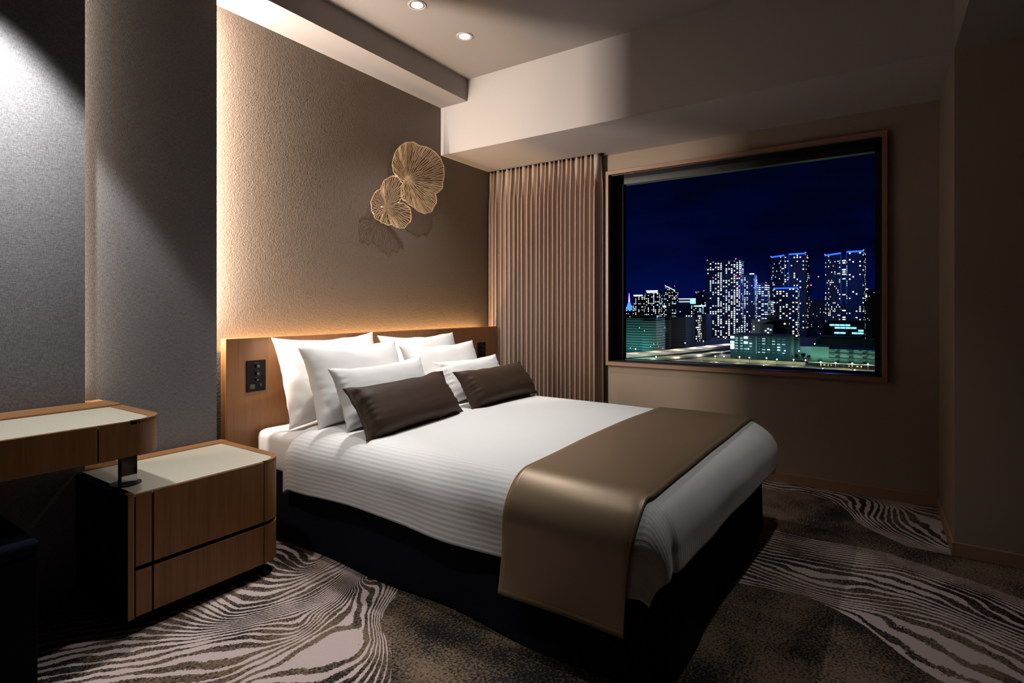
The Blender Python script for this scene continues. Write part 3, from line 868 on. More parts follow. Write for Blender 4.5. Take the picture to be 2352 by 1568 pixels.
# ------------------------------------------------------------------ curtain
def add_curtain():
    bm = bmesh.new()
    y0, y1, N = 2.468, 1.532, 25
    per = 18
    rnd = random.Random(5)
    wid = np.array([0.8 + 0.4*rnd.random() for _ in range(N)]); wid[0] *= 0.8; wid[-1] = 1.6
    cum = np.concatenate([[0], np.cumsum(wid)]); cum /= cum[-1]
    amp = [0.030 + 0.010*rnd.random() for _ in range(N)]; amp[0] = amp[1] = 0.024; amp[-1] = 0.042
    ph = [rnd.uniform(-0.25, 0.25) for _ in range(N)]
    zs = [0.012, 0.25, 0.5, 0.75, 1.0, 1.25, 1.5, 1.7, 1.80, 1.86, 1.90, 1.93, 1.96, 1.99, 2.02, 2.044]
    P = []
    for f in range(N):
        for k in range(per):
            s = k/per
            a = 2*PI*s
            row = []
            for z in zs:
                tp = min(1.0, max(0.0, (z - 1.78)/0.20))                    # gathered heading
                A = amp[f]*(1 - 0.45*tp)
                sx = math.tanh(1.7*math.sin(a))/math.tanh(1.7)
                sh = sx*(1 - tp) + (abs(sx)**0.45*(1 if sx > 0 else -0.75))*tp
                lean = ph[f]*math.sin(z*1.7 + f)*0.35
                yy = y0 + (y1 - y0)*(cum[f] + (cum[f+1] - cum[f])*(s + 0.16*math.sin(2*a)*(1 - 0.4*tp) + lean*0.3))
                # each heading pleat is pinched towards its middle
                yy += tp*(cum[f+1] - cum[f])*(y1 - y0)*0.16*math.sin(a + (0.9 if f % 2 else -0.9))
                x = 3.402 - A*sh - 0.003*noise.noise((f*1.7, z*2.0, 0))
                row.append((x, min(yy, 2.470), z))
            P.append(row)
    grid_mesh(bm, P)
    return bm
cu = thing('curtain', 'taupe pleated curtain drawn back beside the window', 'curtain', (3.402, 2.0, 0.0), 0)
o = obj('cloth', add_curtain(), M['curtain'], cu, smooth=True)
sm_ = o.modifiers.new('thickness', 'SOLIDIFY'); sm_.thickness = 0.002
obj('track', box(3.39, 3.42, 1.53, 2.475, 2.040, ZB - 0.0005), M['black'], cu)

# ------------------------------------------------------------------ gold wall flowers
ART = {"big":[[2.493,1.808],[[2.43,1.785],[2.389,1.797],[2.358,1.835],[2.354,1.912],[2.382,1.972],[2.423,2.007],[2.464,2.038],[2.521,2.052],[2.565,2.042],[2.64,2.04],[2.702,2.029],[2.75,1.997],[2.79,1.953],[2.782,1.87],[2.758,1.801],[2.71,1.759],[2.69,1.749],[2.698,1.689],[2.656,1.625],[2.595,1.603],[2.536,1.613],[2.471,1.643],[2.423,1.67],[2.409,1.717],[2.416,1.758]]],"small":[[2.299,1.611],[[2.208,1.691],[2.214,1.711],[2.245,1.754],[2.296,1.786],[2.335,1.781],[2.375,1.745],[2.399,1.706],[2.375,1.652],[2.335,1.621],[2.355,1.636],[2.395,1.641],[2.437,1.618],[2.464,1.577],[2.464,1.537],[2.423,1.492],[2.355,1.486],[2.309,1.501],[2.293,1.495],[2.239,1.507],[2.177,1.522],[2.156,1.58],[2.162,1.641],[2.183,1.682]]]}
def art(name_label, centre, outline, seed, tilt, hub_r, depth, mount):
    rnd = random.Random(seed)
    cx, cz = centre
    poly = [Vector((x - cx, z - cz)) for x, z in outline]
    cen = [math.atan2(p.y, p.x) for p in poly]
    def rad(th):
        d = Vector((math.cos(th), math.sin(th))); best = 0.02
        n = len(poly)
        for i in range(n):
            a, b = poly[i], poly[(i+1) % n]
            e = b - a
            den = d.x*e.y - d.y*e.x
            if abs(den) < 1e-9: continue
            tt = (a.x*e.y - a.y*e.x)/den
            s = (a.x*d.y - a.y*d.x)/den
            if tt > 0 and -1e-6 <= s <= 1 + 1e-6: best = max(best, tt)
        return best
    K = 720
    R = np.array([rad(2*PI*i/K) for i in range(K)])
    R = (R + np.roll(R, 1) + np.roll(R, -1) + np.roll(R, 2) + np.roll(R, -2))/5
    def rr(th): return float(np.interp((th % (2*PI))/(2*PI)*K, np.arange(K + 1), np.append(R, R[0])))
    def pos(th, s, up=0.0):
        r = rr(th)*s
        wob = depth*s*s + 0.22*depth*math.sin(th*5 + seed)*s + 0.10*depth*math.sin(th*17 + seed)*s**3
        y = YH - mount - wob - tilt[0]*r*math.cos(th) - tilt[1]*r*math.sin(th)
        return Vector((cx + r*math.cos(th), min(y, YH - 0.006) - up, cz + r*math.sin(th)))
    def ribbon(bm, pts, w, th=0.0016, close=False):
        n = len(pts)
        rings = []
        for i, p in enumerate(pts):
            a = pts[i-1] if (i > 0 or close) else p
            b = pts[(i+1) % n] if (i < n - 1 or close) else p
            d = (b - a); d = d.normalized() if d.length > 1e-9 else Vector((1, 0, 0))
            side = d.cross(Vector((0, 1, 0))); side = side.normalized() if side.length > 1e-6 else Vector((0, 0, 1))
            ww = w[i] if isinstance(w, list) else w
            nv = side.cross(d).normalized()
            rings.append([bm.verts.new(p + side*sx*ww/2 + nv*sn*th/2) for sx, sn in ((-1, -1), (1, -1), (1, 1), (-1, 1))])
        for i in range(n if close else n - 1):
            A, B = rings[i], rings[(i+1) % n]
            for k in range(4): bm.faces.new((A[k], A[(k+1) % 4], B[(k+1) % 4], B[k]))
    root = thing('wall_flower', name_label, 'wall ornament', (cx, YH, cz))
    lat = bmesh.new()
    def grow(th, dth, s0, gen):
        """one vein from s0 outwards; forks while there is room"""
        spread = rr(th)
        s1 = 1.0
        if gen < 3:
            gap = dth*spread                                        # room between neighbours at the rim
            if gap > 0.0190: s1 = min(0.93, max(s0 + 0.10, (0.0135/(dth*spread + 1e-6))*rnd.uniform(0.75, 1.25)))
        if s1 > 0.93: s1 = 1.0
        n = max(3, int((s1 - s0)*14))
        a0 = rnd.uniform(0, 6.28)
        pts, ws = [], []
        for i in range(n + 1):
            s = s0 + (s1 - s0)*i/n
            m = math.sin(PI*i/n)
            pts.append(pos(th + dth*0.24*math.sin(s*19 + a0)*m, s))
            ws.append((0.0040 if gen == 0 else 0.0034) + (0.0018 if s > 0.93 else 0))
        ribbon(lat, pts, ws)
        if s1 < 1.0:
            for sg in (-1, 1):
                # short bridge to the branch, then the branch itself
                p0, p1 = pos(th, s1), pos(th + sg*dth*0.25, min(1.0, s1 + 0.06))
                ribbon(lat, [p0, (p0 + p1)/2, p1], 0.0030)
                grow(th + sg*dth*0.25, dth/2, min(1.0, s1 + 0.06), gen + 1)
    N = 30                                        # roots set closer together where the petal reaches further
    cw = np.cumsum(R**0.75); cw = np.concatenate([[0], cw/cw[-1]])
    for i in range(N):
        a_, b_, c_ = (float(np.interp(q/N, cw, np.arange(K + 1)))/K*2*PI for q in (i, i + 0.5 + rnd.uniform(-0.1, 0.1), i + 1))
        grow(b_, c_ - a_, min(0.5, hub_r/rr(b_)), 0)
    obj('vein_lattice', lat, M['gold'], root)
    bm = bmesh.new()
    k2 = 300
    ribbon(bm, [pos(2*PI*i/k2, 1.0 - 0.012*rnd.random()) for i in range(k2)], [0.0040 + 0.0022*rnd.random() for _ in range(k2)], 0.002, True)
    obj('rim', bm, M['gold'], root)
    bm = bmesh.new()
    c0 = bm.verts.new(pos(0, 0, 0.003))
    ring = [bm.verts.new(pos(2*PI*i/40, (hub_r*1.08)/rr(2*PI*i/40), 0.001)) for i in range(40)]
    for i in range(40): bm.faces.new((c0, ring[i], ring[(i+1) % 40]))
    obj('hub', bm, M['gold'], root, smooth=True)
    bm = bmesh.new(); add_cyl(bm, (cx, YH + 0.001, cz), (cx, pos(0, 0).y, cz), 0.005, 0.005, 12)
    obj('mounting_stem', bm, M['gold'], root)
art('larger gold openwork metal flower high on the headboard wall', *ART['big'], 3, (0.10, -0.05), 0.024, 0.030, 0.030)
art('smaller gold openwork metal flower below and left of the larger one', *ART['small'], 8, (0.05, 0.12), 0.017, 0.034, 0.050)

# ------------------------------------------------------------------ the city outside (ground 45 m below the room)
GZ = -45.0
gm = NT('night_ground'); gm.bsdf(gm.mix(gm.noise(gm.coord(), 0.05, 3), (0.006, 0.010, 0.016), (0.014, 0.02, 0.026)), 0.9)
struct('ground', box(9, 4000, -1200, 3200, GZ - 1, GZ), gm.done())
M['dark_a'] = plain('dark_night_facade', (0.020, 0.024, 0.034), 0.8)
M['dark_b'] = plain('dark_blue_facade', (0.030, 0.036, 0.060), 0.8)
M['beacon'] = glow('red_beacon', (1.0, 0.06, 0.10), 5.0)
M['crown'] = glow('blue_crown_light', (0.012, 0.075, 1.0), 3.6)
M['crown_dim'] = glow('blue_line_light', (0.015, 0.07, 0.50), 0.55)
M['white_sign'] = glow('lit_white_crown', (0.75, 0.95, 1.0), 2.2)
M['teal_sign'] = glow('lit_teal_glass', (0.30, 0.85, 0.95), 1.5)
M['lamp_head'] = glow('street_lamp_globe', (1.0, 0.95, 0.82), 6.0)

def tower(name, label, x, ya, yb, zt, depth, mat, cat='building', group='towers outside the window', roof=None):
    r = thing(name, label, cat, (x + depth/2, (ya + yb)/2, GZ), 0, group)
    obj('facade', box(x, x + depth, min(ya, yb), max(ya, yb), GZ, zt), mat, r)
    return r
def part_box(r, name, x0, x1, y0, y1, z0, z1, mat, label=None):
    return obj(name, box(x0, x1, min(y0, y1), max(y0, y1), z0, z1), mat, r, label=label)
def beacon(r, x, y, z, s=1.1):
    bm = bmesh.new(); add_sphere(bm, (x, y, z), s, 1)
    return obj('beacon', bm, M['beacon'], r, label='red warning light')
def part_prism(r, name, pts, z0, z1, mat, label=None):
    return obj(name, prism(pts, z0, z1), mat, r, label=label)

# tall apartment towers
fa = m_facade('flat_tower_windows', (0.012, 0.014, 0.022), 4.0, 3.05, 0.45, 2.6, 1.0, warm=0.20, ww=0.70, wh=0.56)
fb = m_facade('flat_tower_windows_dense', (0.014, 0.018, 0.032), 3.2, 2.9, 0.44, 2.2, 2.0, warm=0.25, ww=0.66, wh=0.54)
r = tower('apartment_tower', 'tallest unlit-topped tower, its front covered in small white windows', 900, 225.8, 174.6, 75.0, 30, fa)
part_box(r, 'roof_parapet', 899, 931, 174, 226, 75.0, 77.2, M['dark_b'])
beacon(r, 900, 224, 78.2); beacon(r, 900, 181, 78.4); beacon(r, 928, 175.0, 75.5); beacon(r, 899, 180, 52); beacon(r, 899, 215, 50, 0.9); beacon(r, 899, 177.5, 34, 0.9)
r = tower('apartment_tower', 'narrower windowed tower stepping down right of the tallest', 850, 161.3, 146.0, 50.2, 24, fb)
part_box(r, 'wing', 852, 874, 161.3, 168.0, GZ, 47.0, fb)
part_box(r, 'roof_light', 849.5, 851, 146, 152, 50.4, 51.8, M['white_sign'], 'lit white roof edge')
fo = m_facade('office_bands', (0.012, 0.018, 0.034), 4.6, 3.3, 0.50, 2.2, 5.0, warm=0.10, ww=0.98, wh=0.42, colvar=0.2, cool_c=(0.62, 0.88, 1.0))
r = tower('office_tower', 'office tower with long pale lit floors left of the blue crowned tower', 950, 163.2, 143.8, 39.5, 30, fo)
part_box(r, 'roof_parapet', 950, 980, 143.8, 163.2, 39.5, 41.6, M['dark_b'])
beacon(r, 950, 158.5, 42.4, 0.9); beacon(r, 950, 145.5, 42.4, 0.9)
fs = m_facade('low_office_bands', (0.014, 0.024, 0.040), 4.0, 3.4, 0.62, 2.0, 6.0, warm=0.15, ww=0.9, wh=0.5, colvar=0.3)
tower('office_building', 'small lit block squeezed left of the blue crowned tower', 1000, 151.4, 143.4, 14.2, 20, fs)

ft = m_facade('crown_tower_windows', (0.013, 0.016, 0.030), 4.6, 3.25, 0.19, 2.8, 7.0, warm=0.38, ww=0.66, wh=0.58, band=(0.020, 0.026, 0.075))
fc = m_facade('core_windows', (0.008, 0.010, 0.018), 6.4, 3.4, 0.42, 2.4, 8.0, warm=0.75, ww=0.97, wh=0.50, colvar=0.0)
def crown_tower(label, x, yl, yc0, yc1, yr, zt, seedmat, xl):
    r = thing('crowned_tower', label, 'building', (x + 15, (yl + yr)/2, GZ), 0, 'towers outside the window')
    part_prism(r, 'left_wing', [(x + 8, yc0), (x + 40, yc0), (xl + 30, yl + 2), (xl, yl)], GZ, zt, seedmat)
    part_prism(r, 'right_wing', [(x - 8, yr), (x + 30, yr - 2), (x + 30, yc1), (x - 6, yc1)], GZ, zt, seedmat)
    part_box(r, 'core', x + 7, x + 30, yc1, yc0, GZ, zt - 2, fc)
    part_prism(r, 'crown_light', [(x + 6.8, yc0), (x + 9.0, yc0), (xl, yl), (xl - 1.5, yl)], zt - 0.2, zt + 2.0, M['crown'], 'glowing blue crown line')
    part_prism(r, 'crown_light', [(x - 9.2, yr), (x - 7.4, yr), (x - 5.4, yc1), (x - 7.2, yc1)], zt - 0.2, zt + 2.0, M['crown'], 'glowing blue crown line')
    part_box(r, 'edge_light', x + 5.5, x + 6.5, yc0 - 0.5, yc0 + 0.5, zt - 75, zt, M['crown_dim'], 'thin blue vertical line')
    part_box(r, 'edge_light', x - 7.5, x - 6.3, yc1 - 0.4, yc1 + 0.6, zt - 75, zt, M['crown_dim'], 'thin blue vertical line')
    beacon(r, xl, yl, zt + 2.4, 0.9); beacon(r, x - 9, yr, zt + 2.4, 0.9)
    return r
crown_tower('tower with a glowing blue crown and a lower blue topped block before it', 1000, 150.6, 126.2, 118.0, 93.4, 88.6, ft, 1036)
ft3 = m_facade('crown_tower_windows_right', (0.013, 0.016, 0.030), 4.6, 3.15, 0.19, 2.8, 17.0, warm=0.38, ww=0.66, wh=0.58, band=(0.020, 0.026, 0.075))
crown_tower('rightmost tower with a glowing blue crown above the teal lit low block', 950, 66.4, 43.2, 35.6, 14.3, 83.4, ft3, 988)
ff = m_facade('front_block_windows', (0.012, 0.018, 0.030), 4.2, 3.2, 0.22, 2.4, 9.0, warm=0.4, ww=0.75, wh=0.55)
r = tower('apartment_block', 'lower block with a blue lit roofline in front of the blue crowned tower', 880, 124.6, 93.6, 29.6, 26, ff)
part_box(r, 'crown_light', 878.6, 880.4, 92.6, 124.4, 29.6, 31.2, M['crown'], 'glowing blue roofline')

# darker neighbours
fd = m_facade('dim_blue_block', (0.016, 0.019, 0.045), 2.6, 3.0, 0.06, 1.0, 10.0, warm=0.5, band=(0.035, 0.04, 0.11))
r = tower('dark_block', 'dim blue block with two lattice masts between the blue crowned towers', 1050, 99.2, 69.6, 14.3, 24, fd)
for my, mz in ((91.6, 39.8), (80.6, 54.0)):
    bm = bmesh.new()
    for sx in (-1, 1):
        for sy in (-1, 1): add_cyl(bm, (1060 + sx*0.9, my + sy*0.9, 14), (1060 + sx*0.3, my + sy*0.3, mz), 0.28, 0.2, 6)
    for k in range(8):
        z = 15 + (mz - 16)*k/8
        add_box(bm, 1059, 1061, my - 1.1, my + 1.1, z, z + 0.5)
    add_box(bm, 1058.5, 1061.5, my - 2.2, my + 2.2, mz - 9, mz - 6.5)
    obj('mast', bm, M['dark_a'], r, label='lattice mast with red light')
    beacon(r, 1060, my, mz + 1.0, 1.3)
tower('dark_block', 'dark tower cut off by the right edge of the window', 1100, 12.8, -30.0, 33.2, 30, m_facade('dim_blue_tower', (0.010, 0.012, 0.032), 3.2, 3.1, 0.03, 0.8, 11.0, band=(0.016, 0.018, 0.05)))
r = tower('sign_building', 'slim block with bright white signs beside the rightmost crowned tower', 1000, 16.1, 9.6, 18.0, 14, m_facade('sign_block', (0.012, 0.016, 0.032), 2.6, 3.0, 0.25, 2.0, 12.0))
for z0, z1, a, b in ((18.2, 21.5, 10.8, 15.8), (22.5, 23.6, 11.6, 16.2), (24.4, 30.0, 13.0, 14.2), (30.2, 31.4, 9.6, 15.6)):
    part_box(r, 'sign', 998.5, 999.5, a, b, z0, z1, M['white_sign'])

# teal lit low block under the right tower
r = thing('podium_block', 'low block with bright teal window bands under the rightmost crowned tower', 'building', (815, 33, GZ), 0, 'low buildings outside the window')
part_box(r, 'facade', 800, 830, 11.1, 54.5, GZ, -17.4, M['dark_b'])
part_prism(r, 'roof', [(798, 9), (834, 9), (834, 50), (798, 50)], -17.4, -14.0, M['dark_a'])
for k, (z, y0_, y1_) in enumerate(((-21.0, 26, 54.3), (-24.4, 13.5, 49.0), (-27.6, 12.0, 24.0), (-30.8, 12.0, 43.5))):
    n = max(1, int((y1_ - y0_)/5.6))
    for i in range(n):
        if (i*7 + k*3) % 5 == 3: continue
        a = y0_ + (y1_ - y0_)*i/n
        part_box(r, 'window', 799.2, 799.8, a + 0.25, a + (y1_ - y0_)/n - 0.25, z, z + 2.1, M['teal_sign'], 'lit teal window')

# far skyline on the left
fz = m_facade('far_windows', (0.010, 0.013, 0.024), 4.6, 4.4, 0.36, 3.0, 21.0, warm=0.25, ww=0.7, wh=0.5)
fz2 = m_facade('far_windows_b', (0.010, 0.013, 0.024), 4.8, 4.2, 0.30, 3.0, 22.0, warm=0.30, ww=0.7, wh=0.5)
fz3 = m_facade('far_low_windows', (0.010, 0.013, 0.022), 6.5, 5.5, 0.26, 3.0, 23.0, warm=0.35, ww=0.6, wh=0.4)
r = tower('office_tower', 'far tower with a thin white top, leftmost of the skyline', 1500, 578.2, 552.2, 36.0, 30, fz)
part_box(r, 'roof_light', 1498, 1500, 552.2, 578.2, 36.0, 39.8, M['white_sign'], 'lit white roof band')
r = tower('office_tower', 'far tower with a bright white roof sign, second in the skyline', 1400, 509.0, 474.1, 40.5, 40, fz2)
part_box(r, 'roof_light', 1398, 1400, 474.1, 503.0, 42.0, 44.2, M['white_sign'], 'lit white roof band')
part_box(r, 'roof_light', 1398, 1400, 474.1, 505.0, 45.6, 48.4, M['white_sign'], 'lit white roof band')
part_box(r, 'roof_block', 1401, 1436, 476, 503, 40.5, 48.0, M['dark_a'])
r = thing('slant_tower', 'far tower with a slanted bright roof edge', 'building', (1515, 474, GZ), 0, 'towers outside the window')
part_box(r, 'facade', 1500, 1530, 460.2, 490.0, GZ, 48.0, fz)
bm = bmesh.new()
V = [bm.verts.new(p) for p in ((1500, 460.4, 48), (1500, 486.0, 48), (1500, 486.0, 63.0), (1500, 460.4, 50), (1530, 460.4, 48), (1530, 486.0, 48), (1530, 486.0, 63.0), (1530, 460.4, 50))]
for q in ((0, 1, 2, 3), (4, 7, 6, 5), (0, 4, 5, 1), (1, 5, 6, 2), (2, 6, 7, 3), (3, 7, 4, 0)): bm.faces.new([V[i] for i in q])
obj('slanted_roof', bm, fz, r)
bm = bmesh.new(); add_cyl(bm, (1498.5, 460.6, 50.8), (1498.5, 486.0, 63.8), 0.8, 0.8, 6)
obj('roof_light', bm, M['white_sign'], r, label='lit slanted roof line')
beacon(r, 1499, 487, 65, 1.4); beacon(r, 1510, 464, 63, 1.2)
part_box(r, 'sign', 1478, 1480, 478, 497, 4.0, 8.5, M['white_sign'])
r = tower('office_block', 'dark block with an outlined glowing roof box in the left skyline', 1200, 366.0, 322.9, 14.0, 40, m_facade('far_dim', (0.011, 0.013, 0.026), 5.0, 4.0, 0.12, 2.4, 24.0))
part_box(r, 'roof_light', 1198, 1200, 323.0, 359.0, 21.2, 22.6, M['white_sign'], 'lit roof outline')
part_box(r, 'roof_light', 1198, 1200, 332.0, 359.0, 15.0, 16.2, M['white_sign'], 'lit roof outline')
part_box(r, 'roof_light', 1198, 1200, 323.0, 334.0, 11.0, 20.6, M['teal_sign'], 'lit roof screen')
part_box(r, 'roof_block', 1200.5, 1235, 323.5, 358.5, 14.0, 22.4, M['dark_b'])
r = tower('office_tower', 'dark tower with red roof beacons left of the tallest tower', 1300, 350.8, 318.0, 38.0, 40, m_facade('far_dim_b', (0.009, 0.011, 0.020), 5.0, 4.0, 0.10, 2.4, 25.0))
for by in (349, 344, 322, 319): beacon(r, 1299, by, 39.5, 1.3)
beacon(r, 1305, 333, 42.0, 1.1)
r = tower('office_building', 'pale lit office slab below the red beacon tower', 1100, 299.5, 276.0, 9.0, 24, m_facade('pale_slab', (0.012, 0.020, 0.032), 3.6, 3.4, 0.20, 2.2, 26.0, warm=0.1))
part_box(r, 'window', 1098.6, 1099.6, 281.0, 288.5, -22, 7.5, m_facade('pale_slab_bright', (0.05, 0.10, 0.12), 9.0, 2.6, 0.92, 1.4, 27.0, warm=0.0, ww=1.0, wh=0.62, colvar=0.0, cool_c=(0.45, 0.9, 1.0)), 'column of pale lit floors')
part_box(r, 'sign', 1098.6, 1099.6, 276.5, 298.5, 5.0, 6.6, M['white_sign'])
r = thing('broadcast_spire', 'tiny blue lit spire at the left edge of the skyline', 'tower', (1800, 711, GZ), 0, None)
bm = bmesh.new(); add_cyl(bm, (1800, 711, -5), (1800, 711, 24), 13, 3.2, 8)
obj('shaft', bm, glow('spire_blue', (0.05, 0.22, 1.0), 2.0), r)
bm = bmesh.new(); add_cyl(bm, (1800, 711, 24), (1800, 711, 54), 3.0, 0.7, 8)
obj('antenna', bm, glow('spire_pink', (0.8, 0.4, 1.0), 2.0), r)
tower('city_block', 'distant low city blocks dotted with lights along the left horizon', 1900, 793.0, 629.0, 11.0, 60, fz3, group='low buildings outside the window')
tower('city_block', 'distant low block filling the gap under the slanted tower', 1700, 600.0, 480.0, 8.0, 60, m_facade('far_low_windows_b', (0.010, 0.013, 0.022), 6.0, 5.2, 0.26, 3.0, 28.0, warm=0.35, ww=0.6, wh=0.4), group='low buildings outside the window')

# mid distance
fap = m_facade('apartment_balconies', (0.016, 0.034, 0.044), 3.4, 2.75, 0.10, 3.0, 31.0, warm=0.15, ww=0.30, wh=0.30, band=(0.07, 0.25, 0.24), colvar=0.3)
r = tower('apartment_block', 'teal lit apartment slab with balcony bands at the left of the window', 560, 238.0, 192.0, -9.6, 30, fap, group='low buildings outside the window')
part_box(r, 'stair_tower', 556, 585, 190.0, 205.5, GZ, -12.2, fap)
part_box(r, 'roof_block', 565, 585, 200, 222, -9.6, -6.0, M['dark_a'])
fdk = m_facade('dark_grid_block', (0.010, 0.018, 0.028), 4.0, 2.9, 0.02, 2.0, 32.0, band=(0.018, 0.032, 0.045))
r = tower('apartment_block', 'dark grid fronted block right of the teal apartment slab', 640, 217.0, 183.4, -9.0, 40, fdk, group='low buildings outside the window')
part_box(r, 'lift_shaft', 634, 640, 200.5, 211.5, GZ, -12.0, m_facade('shaft_bands', (0.014, 0.026, 0.034), 12, 2.8, 0.0, 1.0, 33.0, band=(0.05, 0.085, 0.09)), 'paler lift shaft')
for z in (-22.5, -25.5): part_box(r, 'window', 633, 634, 206.0, 208.6, z, z + 2.0, M['white_sign'], 'lit window')
tower('apartment_block', 'narrow block with scattered warm windows left of the tallest tower', 760, 218.5, 203.3, -8.0, 26, m_facade('warm_windows', (0.008, 0.010, 0.016), 3.4, 3.1, 0.52, 3.0, 34.0, warm=0.55, ww=0.6, wh=0.55), group='low buildings outside the window')
tower('dark_block', 'plain dark slab between warm windows and the tallest tower', 800, 214.1, 200.7, -7.0, 30, M['dark_b'], group='low buildings outside the window')
tower('apartment_block', 'small pinkish lit block at the foot of the tallest tower', 850, 222.0, 212.8, -15.7, 18, m_facade('pink_windows', (0.03, 0.02, 0.03), 2.0, 2.4, 0.9, 1.6, 35.0, warm=0.5, ww=0.6, wh=0.55, colvar=0.1, cool_c=(1.0, 0.75, 0.9)), group='low buildings outside the window')
# grid fronted block behind the teal office
r = tower('office_block', 'dim teal grid fronted block behind the teal office building', 660, 116.0, 78.3, -11.0, 30, m_facade('dim_grid', (0.014, 0.034, 0.042), 5.2, 3.4, 0.13, 2.6, 36.0, warm=0.4, ww=0.5, wh=0.5, band=(0.03, 0.06, 0.065)), group='low buildings outside the window')
part_box(r, 'roof_block', 664, 684, 92, 101, -11.0, -6.5, M['dark_b'])
part_box(r, 'front_block', 640, 659.5, 91.0, 103.5, GZ, -15.8, M['dark_b'])
for y, z in ((92.5, -22.5), (95.0, -21.4), (97.5, -23.6), (95.0, -25.6)): part_box(r, 'window', 638.8, 639.6, y, y + 1.6, z, z + 1.2, M['white_sign'], 'lit window')

# teal office building with its separate windows
teal = plain('teal_office_wall', (0.022, 0.085, 0.10), 0.8)
r = thing('office_building', 'teal office building with rows of small lit windows beside the highway', 'building', (549, 87, GZ), 0, 'low buildings outside the window')
part_box(r, 'facade', 534, 564, 62.2, 112.2, GZ, -24.2, teal)
part_box(r, 'parapet', 533.6, 564.4, 61.8, 112.6, -24.2, -22.9, M['dark_a'])
part_box(r, 'pilaster', 532.8, 534, 89.2, 90.0, -40, -24.4, plain('pale_pilaster', (0.32, 0.36, 0.34), 0.7), 'pale drainpipe pilaster')
w_hi, w_mid, w_lo = glow('office_window_bright', (0.70, 0.95, 1.0), 3.0), glow('office_window_mid', (0.55, 0.85, 0.85), 0.9), glow('office_window_dim', (0.15, 0.42, 0.40), 0.28)
cols = [(110.3, 3.2), (106.6, 2.1), (102.4, 2.0), (98.6, 3.2), (94.6, 2.0), (87.6, 2.0), (83.6, 2.6), (79.6, 2.0), (75.6, 2.3), (71.4, 2.3), (67.4, 2.3)]
pat = ['HMMHL', 'LMMLL', 'HMMHH', 'HMMLM', 'HMMML', 'LLLLL']
for ri, z in enumerate((-26.6, -28.6, -31.2, -33.8, -36.3, -38.9)):
    for ci, (yc, w) in enumerate(cols):
        if ci < 5: k = pat[ri][ci]
        else: k = ['LMLLLL', 'LMLMLL', 'LMLMMM', 'LLLLHL', 'LMHLHL', 'MMLLLM'][ri][ci - 5]
        tall = (ci in (0, 3)) and k == 'H'
        if ri == 5 and ci == 0: continue
        part_box(r, 'window', 533.2, 533.8, yc - w/2, yc + w/2, z, z + (2.0 if tall else 0.75), {'H': w_hi, 'M': w_mid, 'L': w_lo}[k])
tower('concrete_slab', 'narrow dark teal slab right of the teal office building', 560, 64.2, 58.5, -25.7, 12, plain('slab_wall', (0.03, 0.075, 0.085), 0.8), group='low buildings outside the window')

# warehouse on the right
whm = NT('teal_warehouse_wall'); whm.bsdf(whm.mix(whm.noise(whm.coord(), 0.2, 3), (0.10, 0.235, 0.205), (0.15, 0.29, 0.25)), 0.85); M['wh'] = whm.done()
M['wh_dark'] = plain('warehouse_opening', (0.01, 0.02, 0.022), 0.8)
r = thing('warehouse', 'three storey teal lit warehouse at the right with loading bays', 'building', (505, 18, GZ), 0, 'low buildings outside the window')
part_box(r, 'facade', 492, 530, -40, 42.2, GZ + 3.4, -30.6, M['wh'])
part_box(r, 'end_block', 489.5, 520, 30.2, 42.3, -37.4, -29.0, M['wh'], 'taller plain end block')
for z in (-33.9, -37.6, -41.2): part_box(r, 'ledge', 490.4, 492, -40, 30.0 if z > -37 else 42.4, z, z + 0.28, M['wh_dark'])
for fl_, z in enumerate((-33.4, -36.9, -40.6)):
    for k, y in enumerate((36.0, 27.6, 23.6, 17.2, 14.8, 9.6, 5.4, 1.8, -3)):
        if fl_ < 2 and y > 30: continue
        part_box(r, 'vent', 491.2, 491.9, y - 1.0, y + 1.0, z + 1.9, z + 2.3, M['wh_dark'])
    for y in (36.5, 24.4, 15.6, 6.8):
        if fl_ < 2 and y > 30: continue
        part_box(r, 'loading_bay', 491.0, 491.8, y - 1.35, y + 1.35, z - 0.2, z + 1.3, M['wh_dark'])
part_box(r, 'canopy', 480, 492, -40, 43.5, -40.9, -40.5, plain('canopy_roof', (0.22, 0.24, 0.20), 0.7))
part_box(r, 'undercroft', 496, 497, -40, 41, GZ, GZ + 3.4, M['wh_dark'])
for y in (38, 34.5, 31.6, 27.5, 24, 20.4, 14.5, 12.2, 9.6, 6.8, 3.2): part_box(r, 'pillar', 490, 490.6, y - 0.25, y + 0.25, GZ, -41.0, M['wh_dark'])
wu = glow('undercroft_light', (1.0, 0.62, 0.25), 1.6)
for y, w in ((36.0, 0.8), (33.6, 1.1), (31.0, 0.7), (28.8, 0.5), (17.0, 0.6), (15.0, 0.5), (11.6, 1.4), (9.0, 0.9)): part_box(r, 'light', 495.0, 495.6, y - w/2, y + w/2, -43.9, -43.1, wu, 'warm light under the canopy')
r = tower('storage_block', 'long dim teal storage block above the warehouse roof', 620, 49.0, -30.0, -28.6, 20, plain('storage_wall', (0.022, 0.055, 0.06), 0.85), group='low buildings outside the window')
part_box(r, 'roof_unit', 625, 635, 12, 46, -28.6, -26.2, M['dark_b'])
tower('plant_box', 'pale blue box standing on the warehouse roof', 540, 25.0, 15.6, -29.8, 8, plain('plant_box_wall', (0.07, 0.16, 0.20), 0.8), group='low buildings outside the window')
